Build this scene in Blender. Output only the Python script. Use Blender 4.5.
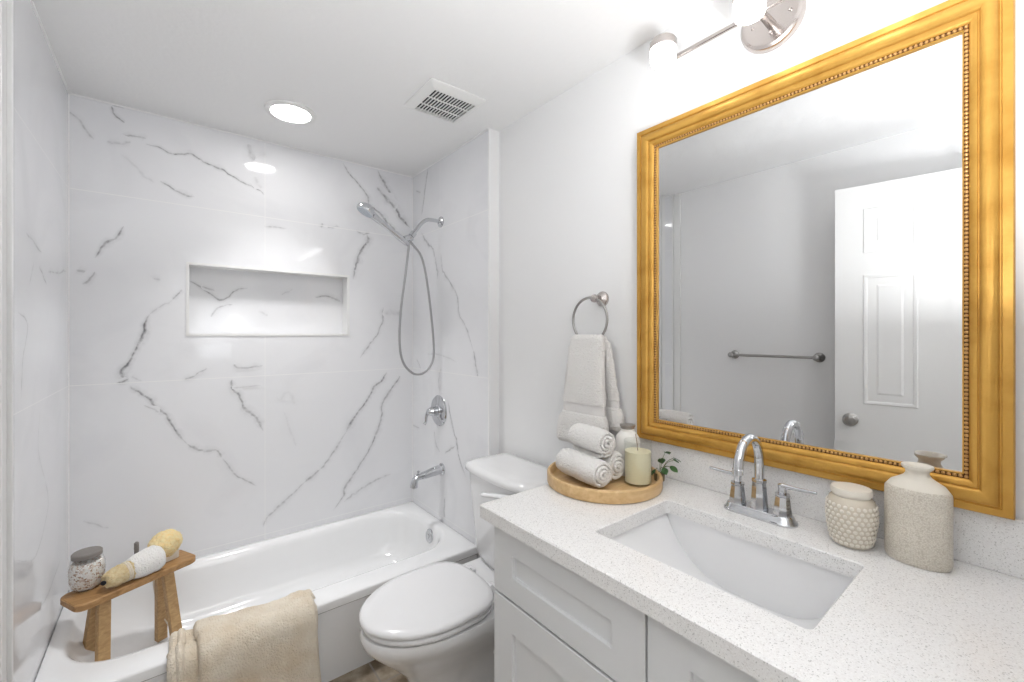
import bpy, bmesh, math, random
from mathutils import Vector, Matrix, noise
random.seed(7)
for o in list(bpy.data.objects): bpy.data.objects.remove(o)
SC = bpy.context.scene
COL = SC.collection
PI = math.pi

# ------------------------------------------------------------------ camera
cam_d = bpy.data.cameras.new('camera')
cam_d.sensor_width = 36.0
cam_d.lens = 432.0 / 1024.0 * 36.0
cam_d.shift_y = -7.0 / 1024.0
cam_d.clip_start = 0.02
cam = bpy.data.objects.new('camera', cam_d); COL.objects.link(cam)
cam.location = (0, 0, 1.375)
cam.rotation_euler = (PI / 2, 0, -math.radians(38.6113))
SC.camera = cam

# ------------------------------------------------------------------ world, view
w = bpy.data.worlds.new('daylight'); SC.world = w; w.use_nodes = True
w.node_tree.nodes['Background'].inputs[0].default_value = (0.93, 0.96, 1.0, 1)
w.node_tree.nodes['Background'].inputs[1].default_value = 1.6
SC.view_settings.view_transform = 'Standard'
SC.view_settings.look = 'None'
SC.view_settings.gamma = 1.0
SC.view_settings.use_curve_mapping = False
SC.view_settings.exposure = 1.5

def area_light(name, loc, size, power, color=(1, 1, 1), rot=(0, 0, 0), sy=None):
    d = bpy.data.lights.new(name, 'AREA'); d.energy = power; d.color = color
    d.shape = 'RECTANGLE'; d.size = size; d.size_y = sy or size
    o = bpy.data.objects.new(name, d); o.location = loc; o.rotation_euler = rot; COL.objects.link(o)
    return o
# fill lamp added in the adjoining room to send soft light through the doorway
area_light('bedroom_fill', (0.1, -1.25, 2.33), 1.4, 8, (1.0, 0.99, 0.98))
# unseen fill lamp added beside the camera, aimed up to brighten the ceiling
area_light('bounce_fill', (0.40, -0.035, 1.41), 0.34, 6.6, (0.965, 0.98, 1.0), rot=(PI, 0, 0), sy=0.08)

MIRZ = 0.66   # height on the mirror above which its silvering is hazy
# ------------------------------------------------------------------ materials
def M(name, color, rough=0.5, metal=0.0, coat=0.0, spec=0.5, bump=None, mix=None, trans=0.0, ior=1.45, emis=None, sheen=0.0, dist=0.004):
    """bump = (scale, strength, detail); mix = (scale, other colour, lo, hi)"""
    m = bpy.data.materials.new(name); m.use_nodes = True
    nt = m.node_tree; b = nt.nodes['Principled BSDF']
    b.inputs['Base Color'].default_value = (*color, 1)
    b.inputs['Roughness'].default_value = rough
    b.inputs['Metallic'].default_value = metal
    b.inputs['Coat Weight'].default_value = coat
    b.inputs['Specular IOR Level'].default_value = spec
    b.inputs['Transmission Weight'].default_value = trans
    b.inputs['IOR'].default_value = ior
    b.inputs['Sheen Weight'].default_value = sheen
    if emis:
        b.inputs['Emission Color'].default_value = (*emis[0], 1)
        b.inputs['Emission Strength'].default_value = emis[1]
    tc = nt.nodes.new('ShaderNodeTexCoord')
    if mix:
        n = nt.nodes.new('ShaderNodeTexNoise'); n.inputs['Scale'].default_value = mix[0]; n.inputs['Detail'].default_value = 6
        nt.links.new(tc.outputs['Object'], n.inputs['Vector'])
        r = nt.nodes.new('ShaderNodeMapRange'); r.inputs[1].default_value = mix[2]; r.inputs[2].default_value = mix[3]
        nt.links.new(n.outputs['Fac'], r.inputs[0])
        x = nt.nodes.new('ShaderNodeMix'); x.data_type = 'RGBA'
        x.inputs['A'].default_value = (*color, 1); x.inputs['B'].default_value = (*mix[1], 1)
        nt.links.new(r.outputs[0], x.inputs['Factor']); nt.links.new(x.outputs['Result'], b.inputs['Base Color'])
    if bump:
        n = nt.nodes.new('ShaderNodeTexNoise'); n.inputs['Scale'].default_value = bump[0]
        n.inputs['Detail'].default_value = bump[2] if len(bump) > 2 else 3
        nt.links.new(tc.outputs['Object'], n.inputs['Vector'])
        bp = nt.nodes.new('ShaderNodeBump'); bp.inputs['Strength'].default_value = bump[1]; bp.inputs['Distance'].default_value = dist
        nt.links.new(n.outputs['Fac'], bp.inputs['Height']); nt.links.new(bp.outputs['Normal'], b.inputs['Normal'])
    return m

m_wall = M('white_wall_paint', (0.90, 0.90, 0.90), 0.6, bump=(90, 0.06))
m_ceil = M('white_ceiling_paint', (0.92, 0.92, 0.92), 0.8, bump=(60, 0.22, 5))
m_trim = M('white_satin_trim', (0.86, 0.86, 0.85), 0.3)
m_caulk = M('white_caulk', (0.93, 0.93, 0.93), 0.35)
m_acryl = M('white_acrylic', (0.92, 0.925, 0.93), 0.12, coat=0.4)
m_porc = M('white_porcelain', (0.89, 0.89, 0.895), 0.08, coat=0.5)
m_seat = M('white_seat_plastic', (0.88, 0.88, 0.89), 0.2)
m_cab = M('pale_grey_cabinet_paint', (0.80, 0.81, 0.82), 0.4)
m_chrome = M('chrome', (0.62, 0.63, 0.65), 0.06, 1.0)
m_nickel = M('brushed_nickel', (0.42, 0.41, 0.395), 0.28, 1.0)
m_satin = M('satin_nickel', (0.52, 0.48, 0.46), 0.25, 1.0)
m_door = M('white_door_paint', (0.87, 0.87, 0.86), 0.35)
m_towel = M('white_terry', (0.94, 0.92, 0.89), 0.95, bump=(200, 1.0, 4), sheen=0.3, dist=.007)
m_hem = M('white_woven_band', (0.84, 0.82, 0.80), 0.9, bump=(700, 0.3, 2))
m_beige = M('cream_terry', (0.76, 0.63, 0.46), 0.95, bump=(180, 1.0, 4), sheen=0.3, dist=.008, mix=(9, (0.90, 0.81, 0.67), .3, .6))
m_sponge = M('yellow_sea_sponge', (0.92, 0.70, 0.34), 0.95, bump=(120, 0.8, 4), dist=.008, mix=(90, (0.92, 0.78, 0.46), .35, .65))
m_loofah = M('beige_loofah', (0.66, 0.50, 0.26), 0.9, bump=(150, 0.8, 4), dist=.01, mix=(80, (0.78, 0.66, 0.42), .35, .65))
m_cord = M('pale_cotton_cord', (0.78, 0.70, 0.58), 0.9)
m_dark = M('void_shade', (0.03, 0.03, 0.035), 0.8)  # near-black colour standing in for the shade inside hollows
m_bead = M('antique_gold_bead', (0.58, 0.33, 0.12), 0.35, 0.5)
m_leaf = M('green_leaf', (0.06, 0.16, 0.05), 0.45, mix=(40, (0.14, 0.28, 0.10), .4, .7))
m_stem = M('leaf_stem', (0.12, 0.16, 0.05), 0.6)
m_stonec = M('off_white_ceramic', (0.80, 0.75, 0.66), 0.35)
m_jar = M('cream_glazed_ceramic', (0.68, 0.61, 0.50), 0.22, coat=0.3)
m_slid = M('grey_lid', (0.24, 0.22, 0.205), 0.5, bump=(80, 0.1))
m_wax = M('pale_yellow_wax', (0.86, 0.81, 0.58), 0.4)
m_wick = M('candle_wick', (0.30, 0.20, 0.12), 0.8)
def thin_glass():
    m = bpy.data.materials.new('clear_thin_glass'); m.use_nodes = True; nt = m.node_tree; L = nt.links.new
    out = [x for x in nt.nodes if x.type == 'OUTPUT_MATERIAL'][0]
    tr = nt.nodes.new('ShaderNodeBsdfTransparent'); tr.inputs[0].default_value = (0.965, 0.97, 0.965, 1)
    gl = nt.nodes.new('ShaderNodeBsdfGlossy'); gl.inputs['Roughness'].default_value = 0.03
    lw = nt.nodes.new('ShaderNodeLayerWeight'); fr = nt.nodes.new('ShaderNodeMath'); fr.operation = 'POWER'; fr.use_clamp = True
    L(lw.outputs['Facing'], fr.inputs[0]); fr.inputs[1].default_value = 5.0
    fm = nt.nodes.new('ShaderNodeMath'); fm.operation = 'MULTIPLY_ADD'; L(fr.outputs[0], fm.inputs[0]); fm.inputs[1].default_value = .45; fm.inputs[2].default_value = .025
    ms = nt.nodes.new('ShaderNodeMixShader'); L(fm.outputs[0], ms.inputs[0]); L(tr.outputs[0], ms.inputs[1]); L(gl.outputs[0], ms.inputs[2])
    L(ms.outputs[0], out.inputs['Surface'])
    return m
m_glass = thin_glass()
m_white = M('white_lotion', (0.86, 0.84, 0.80), 0.3)
m_glow = M('lit_white_glass', (1, 1, 1), 0.4, emis=((1.0, 0.99, 0.985), 3.6))
m_lens = M('lit_downlight_lens', (1, 1, 1), 0.4, emis=((1.0, 0.98, 0.96), 12.0))

def m_vaso():
    m = M('textured_cream_glaze', (0.79, 0.74, 0.65), 0.3, coat=0.2)
    nt = m.node_tree; b = nt.nodes['Principled BSDF']; tc = nt.nodes.new('ShaderNodeTexCoord')
    v = nt.nodes.new('ShaderNodeTexVoronoi'); v.inputs['Scale'].default_value = 400
    nt.links.new(tc.outputs['Object'], v.inputs['Vector'])
    bp = nt.nodes.new('ShaderNodeBump'); bp.inputs['Strength'].default_value = 0.8; bp.inputs['Distance'].default_value = 0.0015
    bp.invert = True
    nt.links.new(v.outputs['Distance'], bp.inputs['Height']); nt.links.new(bp.outputs['Normal'], b.inputs['Normal'])
    r = nt.nodes.new('ShaderNodeValToRGB')
    r.color_ramp.elements[0].color = (0.78, 0.73, 0.64, 1); r.color_ramp.elements[1].color = (0.60, 0.54, 0.45, 1)
    r.color_ramp.elements[0].position = 0.25; r.color_ramp.elements[1].position = 0.8
    nt.links.new(v.outputs['Distance'], r.inputs[0]); nt.links.new(r.outputs[0], b.inputs['Base Color'])
    return m
m_vase = m_vaso()

def wood(name, c1, c2, rough, axis_rot=0.0, scale=14):
    m = M(name, c1, rough)
    nt = m.node_tree; b = nt.nodes['Principled BSDF']; tc = nt.nodes.new('ShaderNodeTexCoord')
    mp = nt.nodes.new('ShaderNodeMapping'); mp.inputs['Rotation'].default_value = (0, 0, axis_rot)
    mp.inputs['Scale'].default_value = (0.12, 1, 1)
    n = nt.nodes.new('ShaderNodeTexNoise'); n.inputs['Scale'].default_value = scale * 7; n.inputs['Detail'].default_value = 8
    n.inputs['Distortion'].default_value = 0.6
    r = nt.nodes.new('ShaderNodeValToRGB')
    r.color_ramp.elements[0].color = (*c1, 1); r.color_ramp.elements[1].color = (*c2, 1)
    r.color_ramp.elements[0].position = 0.32; r.color_ramp.elements[1].position = 0.68
    L = nt.links.new
    L(tc.outputs['Object'], mp.inputs[0]); L(mp.outputs[0], n.inputs['Vector']); L(n.outputs['Fac'], r.inputs[0]); L(r.outputs[0], b.inputs['Base Color'])
    bp = nt.nodes.new('ShaderNodeBump'); bp.inputs['Strength'].default_value = 0.12; bp.inputs['Distance'].default_value = 0.002
    L(n.outputs['Fac'], bp.inputs['Height']); L(bp.outputs['Normal'], b.inputs['Normal'])
    return m
m_oak = wood('oiled_teak', (0.30, 0.155, 0.055), (0.50, 0.29, 0.12), 0.45)
m_leg = wood('pale_teak', (0.40, 0.24, 0.10), (0.56, 0.36, 0.17), 0.5)
m_tray = wood('pale_bamboo', (0.60, 0.38, 0.17), (0.74, 0.52, 0.27), 0.4, scale=9)

def gold():
    m = M('aged_gold_leaf', (0.62, 0.345, 0.072), 0.36, 0.5, mix=(14, (0.46, 0.225, 0.032), .45, .75), bump=(160, 0.12, 4))
    return m
m_gold = gold()
m_groove = M('darker_frame_groove', (0.16, 0.07, 0.02), 0.5, 0.4)  # darker colour in the recessed channel behind the beads
m_hose = M('grey_metal_hose', (0.40, 0.40, 0.41), 0.3, 0.9, bump=(500, 0.4, 1))

def quartz():
    m = M('speckled_white_quartz', (0.80, 0.79, 0.775), 0.22)
    nt = m.node_tree; b = nt.nodes['Principled BSDF']; tc = nt.nodes.new('ShaderNodeTexCoord'); L = nt.links.new
    v = nt.nodes.new('ShaderNodeTexVoronoi'); v.inputs['Scale'].default_value = 560
    L(tc.outputs['Object'], v.inputs['Vector'])
    sp = nt.nodes.new('ShaderNodeSeparateColor'); L(v.outputs['Color'], sp.inputs[0])
    r = nt.nodes.new('ShaderNodeValToRGB'); cr = r.color_ramp; cr.interpolation = 'CONSTANT'
    cr.elements[0].position = 0; cr.elements[0].color = (0.60, 0.59, 0.58, 1)
    cr.elements[1].position = 0.05; cr.elements[1].color = (0.80, 0.785, 0.77, 1)
    for p, c in ((0.20, 0.87), (0.60, 0.89), (0.9, 0.93)):
        e = cr.elements.new(p); e.color = (c, c * .992, c * .982, 1)
    L(sp.outputs[0], r.inputs[0])
    L(r.outputs[0], b.inputs['Base Color'])
    return m
m_quartz = quartz()

def marble(name, seams_h, axis, seams_v):
    """white marble tile; object coordinates are world coordinates. veins come from the 'vein' attribute."""
    m = M(name, (0.80, 0.80, 0.815), 0.07, spec=0.5)
    nt = m.node_tree; b = nt.nodes['Principled BSDF']; L = nt.links.new
    geo = nt.nodes.new('ShaderNodeNewGeometry'); sep = nt.nodes.new('ShaderNodeSeparateXYZ')
    tc = nt.nodes.new('ShaderNodeTexCoord'); L(tc.outputs['Object'], sep.inputs[0])
    # broad faint clouding of the stone
    n = nt.nodes.new('ShaderNodeTexNoise'); n.inputs['Scale'].default_value = 2.2; n.inputs['Detail'].default_value = 5
    n.inputs['Distortion'].default_value = 1.2
    L(tc.outputs['Object'], n.inputs['Vector'])
    mr = nt.nodes.new('ShaderNodeMapRange'); mr.inputs[1].default_value = .5; mr.inputs[2].default_value = .8
    L(n.outputs['Fac'], mr.inputs[0])
    x1 = nt.nodes.new('ShaderNodeMix'); x1.data_type = 'RGBA'
    x1.inputs['A'].default_value = (0.875, 0.88, 0.90, 1); x1.inputs['B'].default_value = (0.80, 0.805, 0.83, 1)
    L(mr.outputs[0], x1.inputs['Factor'])
    # painted-in-the-stone veins
    at = nt.nodes.new('ShaderNodeAttribute'); at.attribute_name = 'vein'
    n2 = nt.nodes.new('ShaderNodeTexNoise'); n2.inputs['Scale'].default_value = 55; n2.inputs['Detail'].default_value = 5
    L(tc.outputs['Object'], n2.inputs['Vector'])
    mr2 = nt.nodes.new('ShaderNodeMapRange'); mr2.inputs[1].default_value = .3; mr2.inputs[2].default_value = .65
    mr2.inputs[3].default_value = .35; mr2.inputs[4].default_value = 1.25
    L(n2.outputs['Fac'], mr2.inputs[0])
    mu = nt.nodes.new('ShaderNodeMath'); mu.operation = 'MULTIPLY'; mu.use_clamp = True
    L(at.outputs['Fac'], mu.inputs[0]); L(mr2.outputs[0], mu.inputs[1])
    x2 = nt.nodes.new('ShaderNodeMix'); x2.data_type = 'RGBA'
    x2.inputs['B'].default_value = (0.22, 0.22, 0.23, 1)
    L(x1.outputs['Result'], x2.inputs['A']); L(mu.outputs[0], x2.inputs['Factor'])
    # grout lines
    last = None
    def line(comp, pos, half):
        nonlocal last
        s = nt.nodes.new('ShaderNodeMath'); s.operation = 'SUBTRACT'; L(sep.outputs[comp], s.inputs[0]); s.inputs[1].default_value = pos
        a = nt.nodes.new('ShaderNodeMath'); a.operation = 'ABSOLUTE'; L(s.outputs[0], a.inputs[0])
        l = nt.nodes.new('ShaderNodeMath'); l.operation = 'LESS_THAN'; L(a.outputs[0], l.inputs[0]); l.inputs[1].default_value = half
        if last:
            mx = nt.nodes.new('ShaderNodeMath'); mx.operation = 'MAXIMUM'; L(last.outputs[0], mx.inputs[0]); L(l.outputs[0], mx.inputs[1]); last = mx
        else: last = l
    for z in seams_h: line('Z', z, .0016)
    for v in seams_v: line(axis, v, .0013)
    x3 = nt.nodes.new('ShaderNodeMix'); x3.data_type = 'RGBA'
    x3.inputs['B'].default_value = (0.95, 0.95, 0.95, 1)
    L(x2.outputs['Result'], x3.inputs['A'])
    if last: L(last.outputs[0], x3.inputs['Factor'])
    else: x3.inputs['Factor'].default_value = 0
    L(x3.outputs['Result'], b.inputs['Base Color'])
    return m
SEAMS = (1.973, 1.162, 0.351)
m_mb = marble('marble_tile_back', SEAMS, 'X', (0.392,))
m_mr = marble('marble_tile_right', SEAMS, 'Y', (2.165,))
m_ml = marble('marble_tile_left', SEAMS, 'Y', ())
m_mn = marble('marble_tile_niche', (), 'X', ())

def floor_mat():
    m = M('brown_stone_floor', (0.36, 0.30, 0.23), 0.35)
    nt = m.node_tree; b = nt.nodes['Principled BSDF']; tc = nt.nodes.new('ShaderNodeTexCoord'); L = nt.links.new
    n = nt.nodes.new('ShaderNodeTexNoise'); n.inputs['Scale'].default_value = 14; n.inputs['Detail'].default_value = 9
    L(tc.outputs['Object'], n.inputs['Vector'])
    r = nt.nodes.new('ShaderNodeValToRGB')
    r.color_ramp.elements[0].color = (0.17, 0.125, 0.08, 1); r.color_ramp.elements[1].color = (0.46, 0.39, 0.30, 1)
    r.color_ramp.elements[0].position = .35; r.color_ramp.elements[1].position = .65
    L(n.outputs['Fac'], r.inputs[0])
    k = nt.nodes.new('ShaderNodeTexBrick'); k.offset = 0; k.inputs['Scale'].default_value = 1.0
    k.inputs['Brick Width'].default_value = .33; k.inputs['Row Height'].default_value = .33; k.inputs['Mortar Size'].default_value = .004
    k.inputs['Mortar'].default_value = (0.30, 0.27, 0.23, 1)
    L(tc.outputs['Object'], k.inputs['Vector']); L(r.outputs[0], k.inputs['Color1']); L(r.outputs[0], k.inputs['Color2'])
    L(k.outputs['Color'], b.inputs['Base Color'])
    return m
m_floor = floor_mat()

def mirror_mat():
    m = M('silvered_mirror', (0.73, 0.735, 0.74), 0.0, 1.0)
    nt = m.node_tree; b = nt.nodes['Principled BSDF']; L = nt.links.new
    out = [x for x in nt.nodes if x.type == 'OUTPUT_MATERIAL'][0]
    tc = nt.nodes.new('ShaderNodeTexCoord'); sep = nt.nodes.new('ShaderNodeSeparateXYZ'); L(tc.outputs['Object'], sep.inputs[0])
    n = nt.nodes.new('ShaderNodeTexNoise'); n.inputs['Scale'].default_value = 9; n.inputs['Detail'].default_value = 8
    L(tc.outputs['Object'], n.inputs['Vector'])
    mr = nt.nodes.new('ShaderNodeMapRange'); mr.inputs[1].default_value = .5; mr.inputs[2].default_value = .72
    mr.inputs[4].default_value = .10; L(n.outputs['Fac'], mr.inputs[0])
    hz = nt.nodes.new('ShaderNodeMapRange'); hz.inputs[1].default_value = MIRZ; hz.inputs[2].default_value = MIRZ + .2
    L(sep.outputs['Z'], hz.inputs[0])
    mu = nt.nodes.new('ShaderNodeMath'); mu.operation = 'MULTIPLY'; L(mr.outputs[0], mu.inputs[0]); L(hz.outputs[0], mu.inputs[1])
    d = nt.nodes.new('ShaderNodeBsdfDiffuse'); d.inputs[0].default_value = (0.8, 0.8, 0.8, 1)
    ms = nt.nodes.new('ShaderNodeMixShader'); L(mu.outputs[0], ms.inputs[0]); L(b.outputs[0], ms.inputs[1]); L(d.outputs[0], ms.inputs[2])
    L(ms.outputs[0], out.inputs['Surface'])
    return m

def beads_mat():
    m = M('bath_salt_pebbles', (0.80, 0.74, 0.70), 0.6)
    nt = m.node_tree; b = nt.nodes['Principled BSDF']; tc = nt.nodes.new('ShaderNodeTexCoord'); L = nt.links.new
    v = nt.nodes.new('ShaderNodeTexVoronoi'); v.inputs['Scale'].default_value = 210; L(tc.outputs['Object'], v.inputs['Vector'])
    sp = nt.nodes.new('ShaderNodeSeparateColor'); L(v.outputs['Color'], sp.inputs[0])
    r = nt.nodes.new('ShaderNodeValToRGB'); cr = r.color_ramp; cr.interpolation = 'CONSTANT'
    cr.elements[0].color = (0.42, 0.28, 0.20, 1); cr.elements[1].position = .12; cr.elements[1].color = (0.72, 0.60, 0.52, 1)
    e = cr.elements.new(.3); e.color = (0.92, 0.90, 0.88, 1)
    L(sp.outputs[0], r.inputs[0]); L(r.outputs[0], b.inputs['Base Color'])
    bp = nt.nodes.new('ShaderNodeBump'); bp.inputs['Strength'].default_value = 1; bp.inputs['Distance'].default_value = .003; bp.invert = True
    L(v.outputs['Distance'], bp.inputs['Height']); L(bp.outputs['Normal'], b.inputs['Normal'])
    return m
m_salts = beads_mat()

# ------------------------------------------------------------------ mesh helpers (all shapes are authored in world coordinates)
def root_offset(o):
    v = Vector((0, 0, 0))
    while o is not None:
        v += Vector(o.location); o = o.parent
    return v

def obj(name, bm, mat, parent=None, smooth=True, angle=35, loc=None, mats=None):
    """link bm as one mesh object. loc = origin in world space for top-level things."""
    off = root_offset(parent) if parent else Vector(loc or (0, 0, 0))
    bmesh.ops.recalc_face_normals(bm, faces=bm.faces)
    if smooth:
        for f in bm.faces: f.smooth = True
        for e in bm.edges:
            if len(e.link_faces) == 2 and e.calc_face_angle(0) > math.radians(angle): e.smooth = False
    if off.length > 0: bmesh.ops.translate(bm, verts=bm.verts, vec=-off)
    me = bpy.data.meshes.new(name); bm.to_mesh(me); bm.free()
    for mm in (mats or [mat]): me.materials.append(mm)
    o = bpy.data.objects.new(name, me); COL.objects.link(o)
    if parent: o.parent = parent
    elif loc: o.location = loc
    return o

def thing(name, label, cat, loc, group=None):
    o = bpy.data.objects.new(name, None); COL.objects.link(o); o.location = loc
    o.empty_display_size = 0.05
    return tag(o, label, cat, group)
def tag(o, label, cat, group=None):
    o['label'] = label; o['category'] = cat
    if group: o['group'] = group
    return o
def struct(name, bm, mat, parent=None, **k):
    o = obj(name, bm, mat, parent, smooth=k.pop('smooth', False), **k)
    if not parent: o['kind'] = 'structure'
    return o

def B(): return bmesh.new()
def add_box(bm, x0, x1, y0, y1, z0, z1, bev=0, seg=2, mi=0):
    t = bmesh.new()
    vs = [t.verts.new((x, y, z)) for x in (x0, x1) for y in (y0, y1) for z in (z0, z1)]
    for q in ((0, 1, 3, 2), (4, 6, 7, 5), (0, 4, 5, 1), (2, 3, 7, 6), (0, 2, 6, 4), (1, 5, 7, 3)):
        t.faces.new([vs[i] for i in q])
    if bev > 0: bmesh.ops.bevel(t, geom=list(t.edges), offset=bev, segments=seg, profile=0.5, affect='EDGES')
    merge(bm, t, mi=mi)
    return bm
def merge(bm, t, mat=None, mi=0):
    if mat is not None: bmesh.ops.transform(t, matrix=mat, verts=t.verts)
    mp = {}
    for v in t.verts: mp[v] = bm.verts.new(v.co)
    for f in t.faces:
        nf = bm.faces.new([mp[v] for v in f.verts]); nf.material_index = mi
    t.free()
def box(*a, **k): return add_box(B(), *a, **k)

def loft(bm, rings, cap0=True, cap1=True, closed=True, mi=0):
    R = [[bm.verts.new(p) for p in r] for r in rings]
    n = len(R[0])
    for a, b in zip(R[:-1], R[1:]):
        for i in range(n if closed else n - 1):
            f = bm.faces.new((a[i], a[(i + 1) % n], b[(i + 1) % n], b[i])); f.material_index = mi
    if cap0: bm.faces.new(R[0][::-1]).material_index = mi
    if cap1: bm.faces.new(R[-1]).material_index = mi
    return R

def frame_for(d):
    d = d.normalized(); up = Vector((0, 0, 1)) if abs(d.z) < .95 else Vector((1, 0, 0))
    a = d.cross(up).normalized(); return a, d.cross(a).normalized()

def lathe(bm, prof, c, axis=(0, 0, 1), n=32, sx=1.0, sy=1.0, cap0=True, cap1=True, mi=0):
    """prof = [(radius, height)] along axis from c"""
    c = Vector(c); d = Vector(axis).normalized()
    if abs(d.z) > .99: a, b_ = Vector((1, 0, 0)), Vector((0, 1, 0)) * (1 if d.z > 0 else -1)
    else: a, b_ = frame_for(d)
    rings = [[c + d * h + a * (math.cos(2 * PI * i / n) * r * sx) + b_ * (math.sin(2 * PI * i / n) * r * sy) for i in range(n)] for r, h in prof]
    loft(bm, rings, cap0, cap1, mi=mi)
    return bm

def smoothpath(pts, sub=8):
    P = [Vector(p) for p in pts]; out = []
    for i in range(len(P) - 1):
        p0 = P[max(i - 1, 0)]; p1 = P[i]; p2 = P[i + 1]; p3 = P[min(i + 2, len(P) - 1)]
        for k in range(sub):
            t = k / sub
            out.append(.5 * ((2 * p1) + (-p0 + p2) * t + (2 * p0 - 5 * p1 + 4 * p2 - p3) * t * t + (-p0 + 3 * p1 - 3 * p2 + p3) * t ** 3))
    out.append(P[-1]); return out

def tube(bm, pts, r, n=12, sub=0, rr=None, closed=False, mi=0, flat=None):
    """round tube along pts; r number or list; flat=(w,h) gives an elliptic section scale"""
    P = smoothpath(pts, sub) if sub else [Vector(p) for p in pts]
    m = len(P)
    def rad(i):
        if isinstance(r, (int, float)): return r
        t = i / (m - 1) * (len(r) - 1); k = min(int(t), len(r) - 2); return r[k] + (r[k + 1] - r[k]) * (t - k)
    rings = []; a_prev = None
    for i in range(m):
        if closed: d = P[(i + 1) % m] - P[i - 1]
        else: d = P[min(i + 1, m - 1)] - P[max(i - 1, 0)]
        if d.length < 1e-9: d = Vector((0, 0, 1))
        d.normalize()
        if a_prev is None: a, b_ = frame_for(d)
        else:
            a = a_prev - d * a_prev.dot(d)
            a = a.normalized() if a.length > 1e-6 else frame_for(d)[0]
            b_ = d.cross(a)
        a_prev = a
        f1, f2 = flat or (1, 1)
        rings.append([P[i] + a * (math.cos(2 * PI * k / n) * rad(i) * f1) + b_ * (math.sin(2 * PI * k / n) * rad(i) * f2) for k in range(n)])
    if closed: rings.append(rings[0])
    loft(bm, rings, not closed, not closed, mi=mi)
    if closed: bmesh.ops.remove_doubles(bm, verts=bm.verts, dist=1e-6)
    return bm

def rrect(x0, x1, y0, y1, r, z, nc=6, ns=4):
    """rounded rectangle ring, counter-clockwise, nc points per corner, ns extra per side"""
    r = min(r, (x1 - x0) / 2 - 1e-4, (y1 - y0) / 2 - 1e-4)
    cs = [(x1 - r, y0 + r, -PI / 2), (x1 - r, y1 - r, 0), (x0 + r, y1 - r, PI / 2), (x0 + r, y0 + r, PI)]
    out = []
    for k, (cx, cy, a0) in enumerate(cs):
        for i in range(nc + 1):
            a = a0 + PI / 2 * i / nc
            out.append(Vector((cx + r * math.cos(a), cy + r * math.sin(a), z)))
        nx = cs[(k + 1) % 4]; a1 = nx[2]
        e = Vector((nx[0] + r * math.cos(a1), nx[1] + r * math.sin(a1), z)); s0 = out[-1].copy()
        for i in range(1, ns + 1): out.append(s0.lerp(e, i / (ns + 1)))
    return out

def grid_fill_cap(bm, ring):  # fan from the centre
    c = sum((v.co for v in ring), Vector()) / len(ring); cv = bm.verts.new(c)
    for i in range(len(ring)): bm.faces.new((ring[i], ring[(i + 1) % len(ring)], cv))

def jitter(bm, amp, scale, seed=0.0):
    bm.normal_update()
    mv = [(v, v.normal * (noise.noise(v.co * scale + Vector((seed, seed, seed))) * amp)) for v in bm.verts]
    for v, d in mv: v.co += d

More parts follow.
